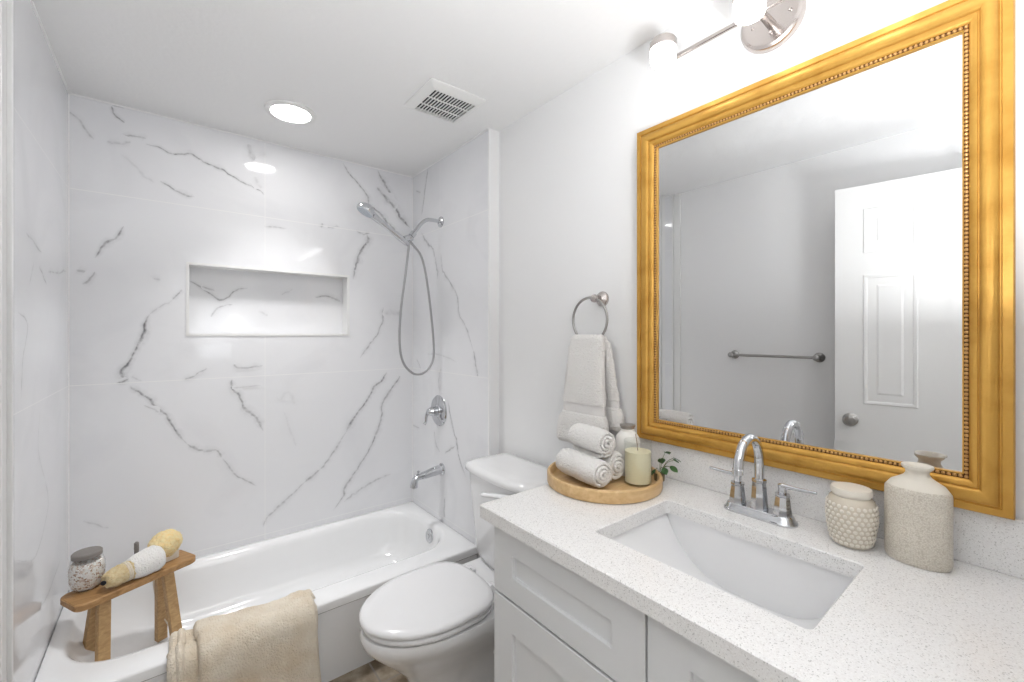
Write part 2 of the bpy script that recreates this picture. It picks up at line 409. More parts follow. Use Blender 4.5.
# ------------------------------------------------------------------ vein lines of the marble: ([(across, height)], width, strength)
VW, VS = 1.15, 1.15
V_BACK = [
    ([(-0.315,2.282),(-0.293,2.272),(-0.27,2.236),(-0.24,2.191)],0.0083,0.35),
    ([(-0.185,2.352),(-0.173,2.317),(-0.144,2.291)],0.0086,0.6),
    ([(-0.185,2.354),(-0.143,2.361)],0.0065,0.35),
    ([(-0.157,2.235),(-0.102,2.243),(-0.075,2.241)],0.0088,0.45),
    ([(-0.075,2.219),(-0.025,2.215),(0.015,2.198),(0.086,2.217),(0.133,2.191),(0.196,2.178),(0.236,2.158),(0.296,2.127),(0.367,2.107),(0.387,2.085)],0.0096,0.65),
    ([(-0.2,2.198),(-0.155,2.197),(-0.123,2.213)],0.0173,0.3),
    ([(-0.156,2.152),(-0.118,2.12),(-0.08,2.078),(-0.042,2.051)],0.0132,0.13),
    ([(-0.025,2.066),(0.021,2.041),(0.065,2.022),(0.102,2.02)],0.0092,0.55),
    ([(0.317,2.327),(0.334,2.274),(0.347,2.254)],0.0252,0.3),
    ([(0.345,2.17),(0.374,2.113)],0.0152,0.2),
    ([(0.387,1.924),(0.496,1.931)],0.0093,0.3),
    ([(0.658,1.964),(0.764,1.98)],0.01,0.3),
    ([(0.668,1.987),(0.668,1.96)],0.011,0.3),
    ([(0.781,2.346),(0.812,2.297),(0.869,2.246),(0.919,2.186),(0.933,2.136),(1.0,2.097),(1.035,2.058),(1.092,2.012),(1.163,1.967)],0.0119,0.65),
    ([(0.982,2.35),(1.021,2.285),(1.066,2.222),(1.098,2.142),(1.133,2.087),(1.191,2.04)],0.0183,0.75),
    ([(0.977,2.253),(1.035,2.197),(1.098,2.142)],0.0212,0.6),
    ([(0.854,1.977),(0.895,1.959),(0.936,1.977)],0.0094,0.4),
    ([(0.919,1.96),(0.919,1.916),(0.875,1.846),(0.854,1.78),(0.837,1.689)],0.0151,0.75),
    ([(-0.147,1.843),(-0.171,1.792),(-0.204,1.767),(-0.237,1.695)],0.0098,0.65),
    ([(-0.237,1.638),(-0.25,1.605),(-0.276,1.583)],0.0084,0.45),
    ([(-0.293,1.641),(-0.267,1.631)],0.0166,0.35),
    ([(-0.042,1.617),(-0.021,1.619)],0.009,0.25),
    ([(0.054,1.583),(0.02,1.531)],0.0092,0.6),
    ([(0.02,1.531),(-0.025,1.497),(-0.061,1.462)],0.009,0.25),
    ([(-0.061,1.462),(-0.077,1.428),(-0.08,1.41),(-0.081,1.375),(-0.093,1.349),(-0.12,1.271),(-0.147,1.223),(-0.15,1.193),(-0.13,1.18)],0.0123,0.8),
    ([(-0.13,1.18),(-0.17,1.164)],0.0104,0.7),
    ([(-0.126,1.15),(-0.103,1.12),(-0.066,1.091),(-0.037,1.042),(-0.005,1.007),(0.029,0.936),(0.073,0.863)],0.0113,0.65),
    ([(-0.08,1.06),(-0.052,1.039),(-0.025,1.023)],0.0067,0.3),
    ([(0.073,0.863),(0.118,0.827),(0.183,0.812),(0.208,0.776)],0.0114,0.5),
    ([(0.208,0.776),(0.249,0.702),(0.274,0.668),(0.355,0.605)],0.0089,0.4),
    ([(-0.124,1.187),(-0.086,1.168)],0.0088,0.25),
    ([(0.065,1.161),(0.099,1.176),(0.151,1.213)],0.0094,0.45),
    ([(0.258,1.227),(0.279,1.207),(0.383,1.213)],0.009,0.4),
    ([(0.249,1.152),(0.249,1.111),(0.283,1.058),(0.302,1.001),(0.355,0.947),(0.383,0.88)],0.013,0.65),
    ([(0.249,1.111),(0.374,1.112)],0.0075,0.25),
    ([(1.053,1.557),(1.014,1.507),(1.014,1.453),(0.976,1.371),(0.925,1.304),(0.877,1.235)],0.0131,0.45),
    ([(1.014,1.507),(1.144,1.499)],0.0305,0.18),
    ([(1.04,1.147),(1.001,1.087),(0.961,1.066),(0.933,1.006),(0.837,0.885),(0.798,0.816)],0.0141,0.65),
    ([(0.798,0.816),(0.7,0.674),(0.658,0.63)],0.0112,0.4),
    ([(0.658,0.63),(0.58,0.577)],0.0142,0.5),
    ([(0.58,0.577),(0.483,0.499),(0.405,0.437),(0.383,0.39)],0.0115,0.4),
    ([(1.124,1.116),(1.11,1.092),(1.013,0.957),(1.003,0.859),(0.948,0.726),(0.877,0.614),(0.791,0.504),(0.784,0.46),(0.726,0.385)],0.013,0.55),
    ([(1.064,0.523),(0.948,0.499),(0.849,0.456),(0.784,0.42)],0.0129,0.35),
    ([(-0.273,0.598),(-0.237,0.575),(-0.194,0.546)],0.0084,0.2),
    ([(0.479,0.966),(0.508,0.868),(0.537,0.778)],0.0159,0.1),
    ([(0.461,1.031),(0.498,1.069),(0.537,0.997)],0.0264,0.1),
]
V_NICHE = [
    ([(0.079,1.636),(0.13,1.605),(0.179,1.564),(0.223,1.546),(0.276,1.6),(0.328,1.614)],0.01,0.55),
    ([(0.13,1.606),(0.187,1.589)],0.0079,0.35),
    ([(0.263,1.528),(0.197,1.506),(0.171,1.459)],0.008,0.35),
    ([(0.654,1.584),(0.725,1.592),(0.795,1.566)],0.0115,0.5),
    ([(0.482,1.586),(0.541,1.622)],0.0087,0.2),
    ([(0.374,1.491),(0.42,1.476)],0.0095,0.2),
]
V_RIGHT = [
    ([(2.312,2.356),(2.354,2.217),(2.392,2.093)],0.0108,0.5),
    ([(2.472,2.267),(2.4,2.235)],0.0123,0.3),
    ([(2.4,1.996),(2.312,1.908),(2.248,1.869),(2.205,1.765),(2.194,1.686)],0.0129,0.5),
    ([(2.155,1.832),(2.132,1.728),(2.05,1.653),(1.982,1.578),(1.959,1.481),(1.894,1.411),(1.823,1.289)],0.0107,0.5),
    ([(1.823,1.289),(1.803,1.222),(1.783,1.163)],0.016,0.65),
    ([(2.461,1.226),(2.4,1.162)],0.0098,0.3),
    ([(2.323,1.256),(2.171,1.258),(1.982,1.226)],0.0079,0.2),
    ([(2.51,0.803),(2.413,0.798)],0.0093,0.3),
    ([(2.077,1.012),(2.038,0.908),(1.982,0.789),(1.962,0.724),(1.894,0.636)],0.0096,0.55),
    ([(2.003,0.774),(2.11,0.708)],0.0109,0.4),
    ([(2.11,0.47),(2.121,0.344)],0.0111,0.4),
    ([(2.166,1.03),(2.178,1.114),(2.155,1.183)],0.0079,0.3),
    ([(2.236,0.819),(2.213,0.743),(2.166,0.707)],0.0086,0.3),
]
V_LEFT = [
    ([(1.838,1.665),(2.041,1.638)],0.0092,0.35),
    ([(1.995,1.591),(2.112,1.54)],0.0078,0.35),
    ([(1.933,1.598),(1.872,1.514)],0.0054,0.2),
    ([(1.75,1.435),(1.854,1.401),(1.801,1.301),(1.784,1.195)],0.0056,0.3),
    ([(2.131,1.586),(2.304,1.603),(2.466,1.627)],0.0093,0.3),
    ([(2.085,0.889),(2.131,0.79),(1.953,0.695),(1.718,0.773)],0.0062,0.25),
    ([(2.342,0.521),(2.131,0.493),(1.995,0.506)],0.0076,0.25),
    ([(2.013,1.133),(1.986,1.011),(2.085,0.891)],0.0051,0.18),
]
# ------------------------------------------------------------------ room shell
CZ = 2.363            # ceiling height
YT = 1.69             # where the tile of the alcove ends
XL, XR = -0.316, 1.208   # tile faces
XLW, XRW = -0.334, 1.268 # painted wall faces
YB = 2.516
YN = -0.09            # wall with the doorway
ZT = 0.325            # bathtub rim

def ribbon(bm, lay, pts, w, s, plane, off, seed):
    """a vein of the stone: a soft-edged strip lying in the tile face. plane(u, v, off) -> point"""
    P = smoothpath([(a, b, 0) for a, b in pts], 5)
    # wander
    Q = []
    for i, p in enumerate(P):
        e = min(i, len(P) - 1 - i) / max(1, len(P) - 1)
        k = min(w * 0.9, .007) * min(1, e * 8)
        Q.append(Vector((p.x + noise.noise(Vector((p.x * 45, p.y * 45, seed))) * k, p.y + noise.noise(Vector((p.x * 45, p.y * 45, seed + 9))) * k, 0)))
    rows = []
    for i, p in enumerate(Q):
        d = (Q[min(i + 1, len(Q) - 1)] - Q[max(i - 1, 0)]).normalized(); nrm = Vector((-d.y, d.x, 0))
        t = i / (len(Q) - 1); tap = min(1, 0.3 + 5 * t, 0.3 + 5 * (1 - t))
        ww = w * tap * (0.75 + 0.8 * abs(noise.noise(Vector((p.x * 18, p.y * 18, seed)))) * 1.6)
        ss = s * min(1, 6 * t + .25, 6 * (1 - t) + .25)
        row = []
        for k, (o_, a) in enumerate(((-2.4, 0), (-.8, .22), (-.15, 1), (.25, .85), (1.0, .2), (3.4, 0))):
            q = p + nrm * (ww * o_ * .5); v = bm.verts.new(plane(q.x, q.y, off + i * 2e-7)); v[lay] = a * ss; row.append(v)
        rows.append(row)
    for a, b in zip(rows[:-1], rows[1:]):
        for k in range(5):
            f = bm.faces.new((a[k], a[k + 1], b[k + 1], b[k]))

def add_veins(bm, lst, plane):
    lay = bm.verts.layers.float.get('vein') or bm.verts.layers.float.new('vein')
    for i, (pts, w_, s_) in enumerate(lst): ribbon(bm, lay, pts, w_ * VW, min(1, s_ * VS), plane, 0.0002 + 0.00004 * i, i * 3.7)

# back wall with the niche opening
NX0, NX1, NZ0, NZ1, ND = 0.080, 0.806, 1.376, 1.700, 0.09
bm = B()
def quadY(bm, x0, x1, z0, z1, y): bm.faces.new([bm.verts.new(p) for p in ((x0, y, z0), (x1, y, z0), (x1, y, z1), (x0, y, z1))])
x0, x1 = XL - .03, XR + .08
for q in ((x0, NX0, 0, CZ), (NX1, x1, 0, CZ), (NX0, NX1, 0, NZ0), (NX0, NX1, NZ1, CZ)): quadY(bm, *q, YB)
add_box(bm, x0, x1, YB + ND + .001, YB + .13, 0, CZ)
add_box(bm, x0, NX0 - .001, YB + .0005, YB + ND, 0, CZ); add_box(bm, NX1 + .001, x1, YB + .0005, YB + ND, 0, CZ)
add_veins(bm, V_BACK, lambda u, v, o: (u, YB - o, v))
def keep_normals_struct(name, bm, mat): return struct(name, bm, mat)
struct('wall_back', bm, m_mb)
bm = B(); quadY(bm, NX0 - .002, NX1 + .002, NZ0 - .002, NZ1 + .002, YB + ND)
add_veins(bm, V_NICHE, lambda u, v, o: (u, YB + ND - o, v)); struct('wall_back_niche', bm, m_mn)
bm = B()   # white frame and lining of the niche
t = .011
for (a, b, c_, d) in ((NX0 - t, NX0 + .001, NZ0 - t, NZ1 + t), (NX1 - .001, NX1 + t, NZ0 - t, NZ1 + t)): add_box(bm, a, b, YB - .003, YB + ND + .001, c_, d)
for (c_, d) in ((NZ0 - t, NZ0 + .001), (NZ1 - .001, NZ1 + t)): add_box(bm, NX0, NX1, YB - .003, YB + ND + .001, c_, d)
struct('trim_1', bm, m_trim)

# right: tiled section and painted wall
bm = B(); add_box(bm, XR, XRW + .1, YT, YB + .05, 0, CZ)
add_veins(bm, V_RIGHT, lambda u, v, o: (XR - o, u, v)); struct('wall_right_tile', bm, m_mr)
struct('wall_right', box(XRW, XRW + .1, YN - .12, YT + .001, 0, CZ), m_wall)
bm = B(); add_box(bm, XR - .002, XR + .010, YT - .005, YT + .006, 0, CZ, .002); add_box(bm, XR + .009, XRW + .001, YT - .003, YT + .006, 0, CZ)
struct('trim_2', bm, m_wall)
# left
bm = B(); add_box(bm, XL - .1, XL, YT, YB + .05, 0, CZ)
add_veins(bm, V_LEFT, lambda u, v, o: (XL + o, u, v)); struct('wall_left_tile', bm, m_ml)
struct('wall_left', box(XLW - .1, XLW, YN - .12, YT + .001, 0, CZ), m_wall)
bm = B(); add_box(bm, XL - .008, XL + .003, YT - .008, YT + .004, 0, CZ, .002); add_box(bm, XLW - .001, XLW + .012, YT - .055, YT - .008, 0, CZ, .003)
struct('trim_3', bm, m_trim)
# caulk beads in the alcove corners and along the ceiling
bm = B()
add_box(bm, XL - .001, XL + .004, YB - .004, YB + .001, ZT, CZ)
add_box(bm, XR - .003, XR + .001, YB - .003, YB + .001, ZT, CZ)
add_box(bm, XL, XR, YB - .005, YB + .001, CZ - .006, CZ + .001)
add_box(bm, XL - .001, XL + .005, YT, YB, CZ - .006, CZ + .001)
add_box(bm, XR - .005, XR + .001, YT, YB, CZ - .006, CZ + .001)
struct('trim_4', bm, m_caulk)

# ceiling (closed above the fan) and floor
bm = B(); add_box(bm, XLW - .1, XRW + .1, YN - .12, YB + .13, CZ, CZ + .1)
struct('ceiling', bm, m_ceil)
struct('floor', box(XLW - .1, XRW + .1, YN - .12, YB + .13, -.1, 0), m_floor)
# near wall with the open doorway the photographer stands in
DX0, DX1, DH = -0.30, 0.52, 2.12
bm = B(); add_box(bm, XLW - .1, DX0, YN - .12, YN, 0, CZ); add_box(bm, DX1, XRW + .1, YN - .12, YN, 0, CZ); add_box(bm, DX0, DX1, YN - .12, YN, DH, CZ)
struct('wall_near', bm, m_wall)
bm = B()
add_box(bm, DX1 - .018, DX1 + .045, YN - .135, YN + .012, 0, DH + .045, .004); add_box(bm, DX0, DX1, YN - .135, YN + .012, DH - .018, DH + .045, .004)
add_box(bm, DX0 - .03, DX0 + .012, YN - .135, YN + .012, 0, DH + .045, .004)
struct('trim_5', bm, m_trim)
struct('baseboard_left', box(XLW, XLW + .012, YN + .02, YT - .06, 0, .09, .003), m_trim)
struct('baseboard_right', box(XRW - .012, XRW, .98, YT - .02, 0, .09, .003), m_trim)

# the bedroom behind the photographer, lit by its window
HY, HX0, HX1 = -3.2, -1.4, 2.2
bm = B(); WX0, WX1, WZ0, WZ1 = 0.35, 1.55, 0.95, 1.85
for q in ((HX0, WX0, 0, CZ), (WX1, HX1, 0, CZ), (WX0, WX1, 0, WZ0), (WX0, WX1, WZ1, CZ)): add_box(bm, q[0], q[1], HY - .1, HY, q[2], q[3])
struct('wall_bedroom_far', bm, m_wall)
struct('wall_bedroom_left', box(HX0 - .1, HX0, HY - .1, YN - .12, 0, CZ), m_wall)
struct('wall_bedroom_right', box(HX1, HX1 + .1, HY - .1, YN - .12, 0, CZ), m_wall)
bm = B(); add_box(bm, HX0 - .1, XLW - .1, YN - .12, YN, 0, CZ); add_box(bm, XRW + .1, HX1 + .1, YN - .12, YN, 0, CZ)
struct('wall_bedroom_near', bm, m_wall)
struct('floor_bedroom', box(HX0 - .1, HX1 + .1, HY - .1, YN - .12, -.1, 0), m_floor)
struct('ceiling_bedroom', box(HX0 - .1, HX1 + .1, HY - .1, YN - .12, CZ, CZ + .1), m_ceil)
bm = B(); f = .04
add_box(bm, WX0, WX0 + f, HY - .08, HY - .02, WZ0, WZ1); add_box(bm, WX1 - f, WX1, HY - .08, HY - .02, WZ0, WZ1)
for z in (WZ0, (WZ0 + WZ1) / 2 - f / 2, WZ1 - f): add_box(bm, WX0, WX1, HY - .08, HY - .02, z, z + f)
add_box(bm, (WX0 + WX1) / 2 - .01, (WX0 + WX1) / 2 + .01, HY - .07, HY - .03, WZ0, WZ1)
struct('window_1', bm, m_trim)

# the open door, seen in the mirror
def door():
    W, T, H = 0.762, 0.035, 2.105
    bm = B(); add_box(bm, 0, T, 0, W, 0.01, H)   # local: along +Y
    o_faces = bm
    def panel(y0, y1, z0, z1, xs, sgn):
        # raised panel: sunk bevel then raised field, on both faces
        def ring(i, d): return [Vector((xs + sgn * d, a, b)) for a, b in ((y0 + i, z0 + i), (y1 - i, z0 + i), (y1 - i, z1 - i), (y0 + i, z1 - i))]
        loft(bm, [ring(-.004, 0.0), ring(0, .004), ring(.010, .003), ring(.022, -.006), ring(.030, -.006), ring(.055, .003)], False, True)
    for y0, y1 in ((.137, .327), (.457, .647)):
        for z0, z1 in ((.21, .80), (1.035, 1.66), (1.775, 1.985)):
            panel(y0, y1, z0, z1, T, 1); panel(y0, y1, z0, z1, 0, -1)
    return bm
th = math.atan(0.163)
dmat = Matrix.Translation((-0.318, YN + .035, 0)) @ Matrix.Rotation(-th, 4, 'Z')
bm = door(); bmesh.ops.transform(bm, matrix=dmat, verts=bm.verts)
dr = struct('door_1', bm, m_door, loc=(-0.30, YN + .025, 0))
bm = B()
for sg, x in ((1, .035), (-1, 0)):
    c0 = Vector((x, .70, .95)); ax = Vector((sg, 0, 0))
    t_ = B(); lathe(t_, [(.032, -.001), (.032, .004), (.026, .009), (.012, .011), (.011, .03), (.02, .035), (.0275, .045), (.028, .055), (.022, .063), (.010, .066), (.001, .066)], c0, ax, 28)
    merge(bm, t_, mat=dmat)
obj('door_knob', bm, m_nickel, dr)

# ------------------------------------------------------------------ ceiling fittings
t = thing('recessed_light', 'round white recessed ceiling light glowing over the bathtub', 'ceiling light', (.431, 2.116, CZ))
bm = B(); lathe(bm, [(.103, 0), (.103, -.004), (.098, -.008), (.082, -.010), (.078, -.006), (.078, 0)], (.431, 2.116, CZ - .0005), n=48, cap0=False, cap1=False)
obj('trim_ring', bm, m_trim, t)
bm = B(); lathe(bm, [(.0775, -.001), (.0775, -.0055), (.06, -.0075), (.0, -.008)], (.431, 2.116, CZ - .0005), n=48, cap1=False)
obj('lens', bm, m_lens, t)
lb = area_light('downlight_beam', (.431, 2.116, CZ - .011), .14, 1.15, (1.0, .99, .985)); lb.data.shape = 'DISK'; lb.data.spread = math.radians(84)

t = thing('exhaust_fan', 'square white bathroom exhaust fan grille in the ceiling', 'vent', (.925, 1.62, CZ))
x0, x1, y0, y1 = .795, 1.055, 1.49, 1.75
gx0, gx1, gy0, gy1 = .832, 1.028, 1.535, 1.72
bm = B()
z = CZ - .0005
rings = [rrect(a, b, c_, d, r, zz, 3, 0) for a, b, c_, d, r, zz in ((x0, x1, y0, y1, .012, z), (x0, x1, y0, y1, .012, z - .004), (x0 + .02, x1 - .02, y0 + .025, y1 - .02, .008, z - .016), (gx0, gx1, gy0, gy1, .002, z - .017), (gx0, gx1, gy0, gy1, .002, z - .002))]
loft(bm, rings, False, False); obj('cover', bm, m_trim, t)
obj('shade_sheet', box(gx0 - .002, gx1 + .002, gy0 - .002, gy1 + .002, z - .003, z - .001), m_dark, t)  # dark sheet below the solid ceiling, painted as shade behind the grille
bm = B(); ns = 14
for i in range(ns + 1):
    x = gx0 + (gx1 - gx0) * i / ns; add_box(bm, x - .0023, x + .0023, gy0, gy1, z - .0165, z - .0135)
for k in (1, 2):
    y = gy0 + (gy1 - gy0) * k / 3; add_box(bm, gx0, gx1, y - .003, y + .003, z - .016, z - .013)
obj('grille', bm, m_trim, t, smooth=False)

# ------------------------------------------------------------------ bathtub
t = thing('bathtub', 'white alcove bathtub with a plain front apron between tiled walls', 'bathtub', (.446, 1.775, 0))
X0, X1, Y0, Y1 = XL + .001, XR - .001, 1.775, YB - .001
bm = B()
K = dict(nc=8, ns=10)
R_ = [rrect(X0, X1, Y0 + .012, Y1, .004, 0.0, **K), rrect(X0, X1, Y0 + .012, Y1, .004, ZT - .045, **K), rrect(X0, X1, Y0, Y1, .004, ZT - .035, **K),
      rrect(X0, X1, Y0, Y1, .004, ZT - .008, **K), rrect(X0 + .002, X1 - .002, Y0 + .003, Y1 - .002, .005, ZT - .002, **K), rrect(X0 + .006, X1 - .006, Y0 + .009, Y1 - .005, .006, ZT, **K)]
def basin(i, z, l=0, r=0): return rrect(-.275 + i + l, 1.150 - i - r, 1.895 + i, 2.468 - i, .19 - i * .35, z, **K)
R_ += [basin(-.012, ZT), basin(0, ZT - .003), basin(.010, ZT - .013), basin(.017, ZT - .035), basin(.026, ZT - .09, .02), basin(.036, ZT - .15, .06), basin(.050, .125, .10, .01), basin(.068, .100, .135, .02), basin(.100, .088, .16, .03), basin(.15, .085, .18, .04)]
rr_ = loft(bm, R_, True, False); grid_fill_cap(bm, rr_[-1])
obj('tub_body', bm, m_acryl, t, angle=50)
bm = B()
c0 = (1.128, 2.137, .265); ax = (-1, 0, .12)
lathe(bm, [(.036, -.012), (.036, .004), (.032, .008), (.014, .009), (.012, .006), (0.001, .006)], c0, ax, 32)
lathe(bm, [(.009, .004), (.009, .011), (.001, .012)], c0, ax, 16)
obj('overflow_cover', bm, m_chrome, t)

# ------------------------------------------------------------------ shower fittings
AY = 2.155
t = thing('shower_holder', 'chrome curved shower pipe with bracket high on the tiled right wall', 'shower holder', (XR, AY, 2.007))
bm = B(); lathe(bm, [(.031, -.001), (.030, .004), (.022, .010), (.013, .014), (.012, .018)], (XR, AY, 2.007), (-1, 0, 0), 28); obj('wall_flange', bm, m_chrome, t)
bm = B(); tube(bm, [(XR - .002, AY, 2.007), (XR - .04, AY, 2.009), (XR - .085, AY, 2.005), (XR - .12, AY, 1.98), (XR - .155, AY, 1.935), (XR - .172, AY, 1.912)], .0105, 16, 6); obj('pipe', bm, m_chrome, t)
bm = B()
tube(bm, [(XR - .165, AY, 1.922), (XR - .182, AY, 1.900)], .017, 20); tube(bm, [(XR - .180, AY, 1.902), (XR - .196, AY, 1.878)], [.013, .021, .013], 20, 4)
tube(bm, [(XR - .182, AY, 1.896), (XR - .225, AY - .005, 1.878)], [.012, .019, .016], 18, 3)
obj('swivel_bracket', bm, m_chrome, t)

t = thing('hand_shower', 'chrome handheld shower head resting in the arm bracket', 'shower head', (.98, AY, 1.87))
hb = Vector((.985, AY - .004, 1.868)); hd = Vector((.80, AY - .03, 1.972))
ax = (hd - hb).normalized()
bm = B(); tube(bm, [hb - ax * .03, hb, hb + ax * .06, hb + ax * .14, hd], [.011, .0165, .0165, .013, .015, .021], 20, 6); obj('handle', bm, m_chrome, t)
fd = Vector((-.50, .06, -.86)).normalized()
hc = hd + ax * .035
bm = B(); lathe(bm, [(.001, -.030), (.018, -.029), (.034, -.020), (.045, -.006), (.047, .004), (.045, .012), (.040, .014)], hc, fd, 32, cap1=False)
obj('head_shell', bm, m_chrome, t)
bm = B(); lathe(bm, [(.041, .010), (.040, .0165), (.02, .0175), (.001, .0175)], hc, fd, 32)
for k in range(3):
    for i in range(6 + k * 6 if k else 1):
        a = 2 * PI * i / (6 + k * 6 if k else 1); rr = .0125 * k
        u, v = frame_for(fd); lathe(bm, [(.002, 0), (.0012, .003)], hc + fd * .017 + u * math.cos(a) * rr + v * math.sin(a) * rr, fd, 6)
o = obj('spray_face', bm, M('pale_spray_face', (.55, .60, .66), .25), t); o['label'] = 'pale grey-blue spray face'

bm = B(); tube(bm, [(1.010, AY, 1.868), (1.012, AY, 1.84), (.995, AY, 1.70), (.972, AY + .01, 1.50), (.965, AY + .01, 1.33), (.985, AY + .01, 1.225), (1.035, AY + .005, 1.165), (1.09, AY, 1.158), (1.14, AY, 1.195), (1.163, AY, 1.27), (1.150, AY, 1.45), (1.118, AY, 1.68), (1.085, AY, 1.80), (1.030, AY, 1.862), (1.022, AY, 1.872)], .0062, 10, 10)
tag(obj('shower_hose', bm, m_hose, loc=(1.06, AY, 1.158)), 'flexible metal shower hose hanging in a long loop', 'shower hose')

t = thing('shower_valve', 'round chrome shower valve with lever handle above the tub spout', 'shower valve', (XR, 2.175, .94))
vc = (XR, 2.175, .94)
bm = B(); lathe(bm, [(.087, -.001), (.087, .003), (.082, .009), (.060, .013), (.040, .016), (.038, .020), (.030, .021)], vc, (-1, 0, 0), 48); obj('escutcheon', bm, m_chrome, t)
bm = B(); lathe(bm, [(.026, .018), (.024, .040), (.027, .046), (.022, .058), (.018, .070), (.010, .076), (.001, .077)], vc, (-1, 0, 0), 28); obj('hub', bm, m_chrome, t)
bm = B(); tube(bm, [(XR - .058, 2.175, .945), (XR - .068, 2.182, .938), (XR - .074, 2.190, .912), (XR - .074, 2.196, .882), (XR - .082, 2.198, .868)], [.011, .010, .008, .007, .010], 14, 6); obj('lever', bm, m_chrome, t)

t = thing('tub_spout', 'chrome tub spout on the tiled wall below the round valve', 'tub spout', (XR, 2.14, .615))
bm = B(); lathe(bm, [(.032, -.001), (.032, .006), (.027, .012), (.024, .016)], (XR, 2.14, .618), (-1, 0, 0), 28); obj('wall_flange', bm, m_chrome, t)
bm = B(); tube(bm, [(XR - .005, 2.14, .618), (XR - .05, 2.14, .614), (XR - .10, 2.14, .606), (XR - .135, 2.14, .603), (XR - .160, 2.14, .596), (XR - .170, 2.14, .572), (XR - .172, 2.14, .552)], [.026, .025, .021, .018, .017, .019, .0205], 22, 6)
obj('spout_body', bm, m_chrome, t)
bm = B(); lathe(bm, [(.005, 0), (.005, .014), (.008, .017), (.008, .023), (.003, .025)], (XR - .148, 2.14, .612), n=16); obj('diverter_knob', bm, m_chrome, t)

# ------------------------------------------------------------------ toilet
TY = 1.395
t = thing('toilet', 'white two-piece toilet with closed elongated lid beside the bathtub', 'toilet', (.95, TY, 0))
def egg(xf, xb, hw, z, n=40, back=.5, cy=TY):
    """egg outline: pointed-round front at xf, squarer back at xb"""
    xc = xf + (xb - xf) * .55; out = []
    for i in range(n):
        a = 2 * PI * i / n; c_, s_ = math.cos(a), math.sin(a)
        if c_ < 0: x = xc + (xc - xf) * c_; y = hw * s_
        else: x = xc + (xb - xc) * (abs(c_) ** back); y = hw * (1 if s_ > 0 else -1) * abs(s_) ** (.75)
        out.append(Vector((x, cy + y, z)))
    return out
bm = B()
RR = [egg(.66, 1.18, .115, 0.0), egg(.66, 1.18, .115, .02), egg(.672, 1.17, .105, .05), egg(.672, 1.16, .098, .13), egg(.64, 1.15, .108, .20), egg(.58, 1.13, .140, .262),
      egg(.525, 1.10, .172, .318), egg(.498, 1.06, .187, .352), egg(.492, 1.04, .192, .378), egg(.498, 1.03, .188, .392), egg(.56, .98, .13, .394), egg(.59, .95, .11, .35)]
loft(bm, RR, True, True)
obj('bowl', bm, m_porc, t, angle=60)
bm = B(); RR = [rrect(.93, 1.235, TY - .12, TY + .12, .03, .20), rrect(.90, 1.24, TY - .155, TY + .155, .04, .33), rrect(.90, 1.245, TY - .175, TY + .175, .04, .385), rrect(.905, 1.242, TY - .172, TY + .172, .04, .395)]
loft(bm, RR); obj('tank_deck', bm, m_porc, t, angle=60)
bm = B(); loft(bm, [egg(.507, .935, .181, .397), egg(.500, .938, .186, .402), egg(.500, .938, .186, .412), egg(.505, .935, .182, .417)]); obj('seat', bm, m_seat, t, angle=60)
bm = B(); rr_ = loft(bm, [egg(.500, .942, .184, .4205), egg(.492, .946, .190, .425), egg(.492, .946, .190, .434), egg(.500, .943, .184, .4415), egg(.53, .93, .160, .4445), egg(.60, .88, .11, .446), egg(.69, .83, .04, .4465)], True, False)
grid_fill_cap(bm, rr_[-1]); obj('lid', bm, m_seat, t, angle=60)
for s_ in (-1, 1):
    bm = B(); add_box(bm, .925, .975, TY + s_ * .075 - .022, TY + s_ * .075 + .022, .395, .432, .008, 3); lathe(bm, [(.009, -.018), (.009, .018)], (.945, TY + s_ * .075, .432), (0, 1, 0), 14)
    obj('hinge', bm, m_seat, t)
def bowed(x0, x1, hw, z, bow, r=.035, n=10):
    """tank outline, front (low x) bowed outwards"""
    pts = rrect(x0, x1, TY - hw, TY + hw, r, z, 5, n)
    for p in pts:
        k = max(0, 1 - ((p.y - TY) / hw) ** 2)
        if p.x < (x0 + x1) / 2: p.x -= bow * k
    return pts
bm = B(); loft(bm, [bowed(1.075, 1.235, .180, .395, .015), bowed(1.055, 1.238, .192, .44, .02), bowed(1.035, 1.242, .212, .74, .03), bowed(1.033, 1.242, .213, .784, .03)]); obj('tank', bm, m_porc, t, angle=60)
bm = B(); rr_ = loft(bm, [bowed(1.028, 1.245, .219, .783, .03), bowed(1.020, 1.250, .226, .790, .032), bowed(1.020, 1.250, .226, .806, .032), bowed(1.026, 1.248, .221, .817, .031), bowed(1.045, 1.235, .20, .822, .03), bowed(1.08, 1.20, .16, .824, .02)], True, False)
grid_fill_cap(bm, rr_[-1]); obj('tank_lid', bm, m_porc, t, angle=60)
bm = B(); lathe(bm, [(.014, 0), (.014, .012), (.010, .018)], (1.026, TY - .165, .768), (-1, 0, 0), 20)
tube(bm, [(1.006, TY - .168, .768), (.992, TY - .12, .763), (.982, TY - .06, .754), (.976, TY + .0, .742), (.974, TY + .02, .738)], [.011, .013, .013, .012, .005], 14, 5, flat=(1, .7))
o = obj('flush_lever', bm, m_seat, t)
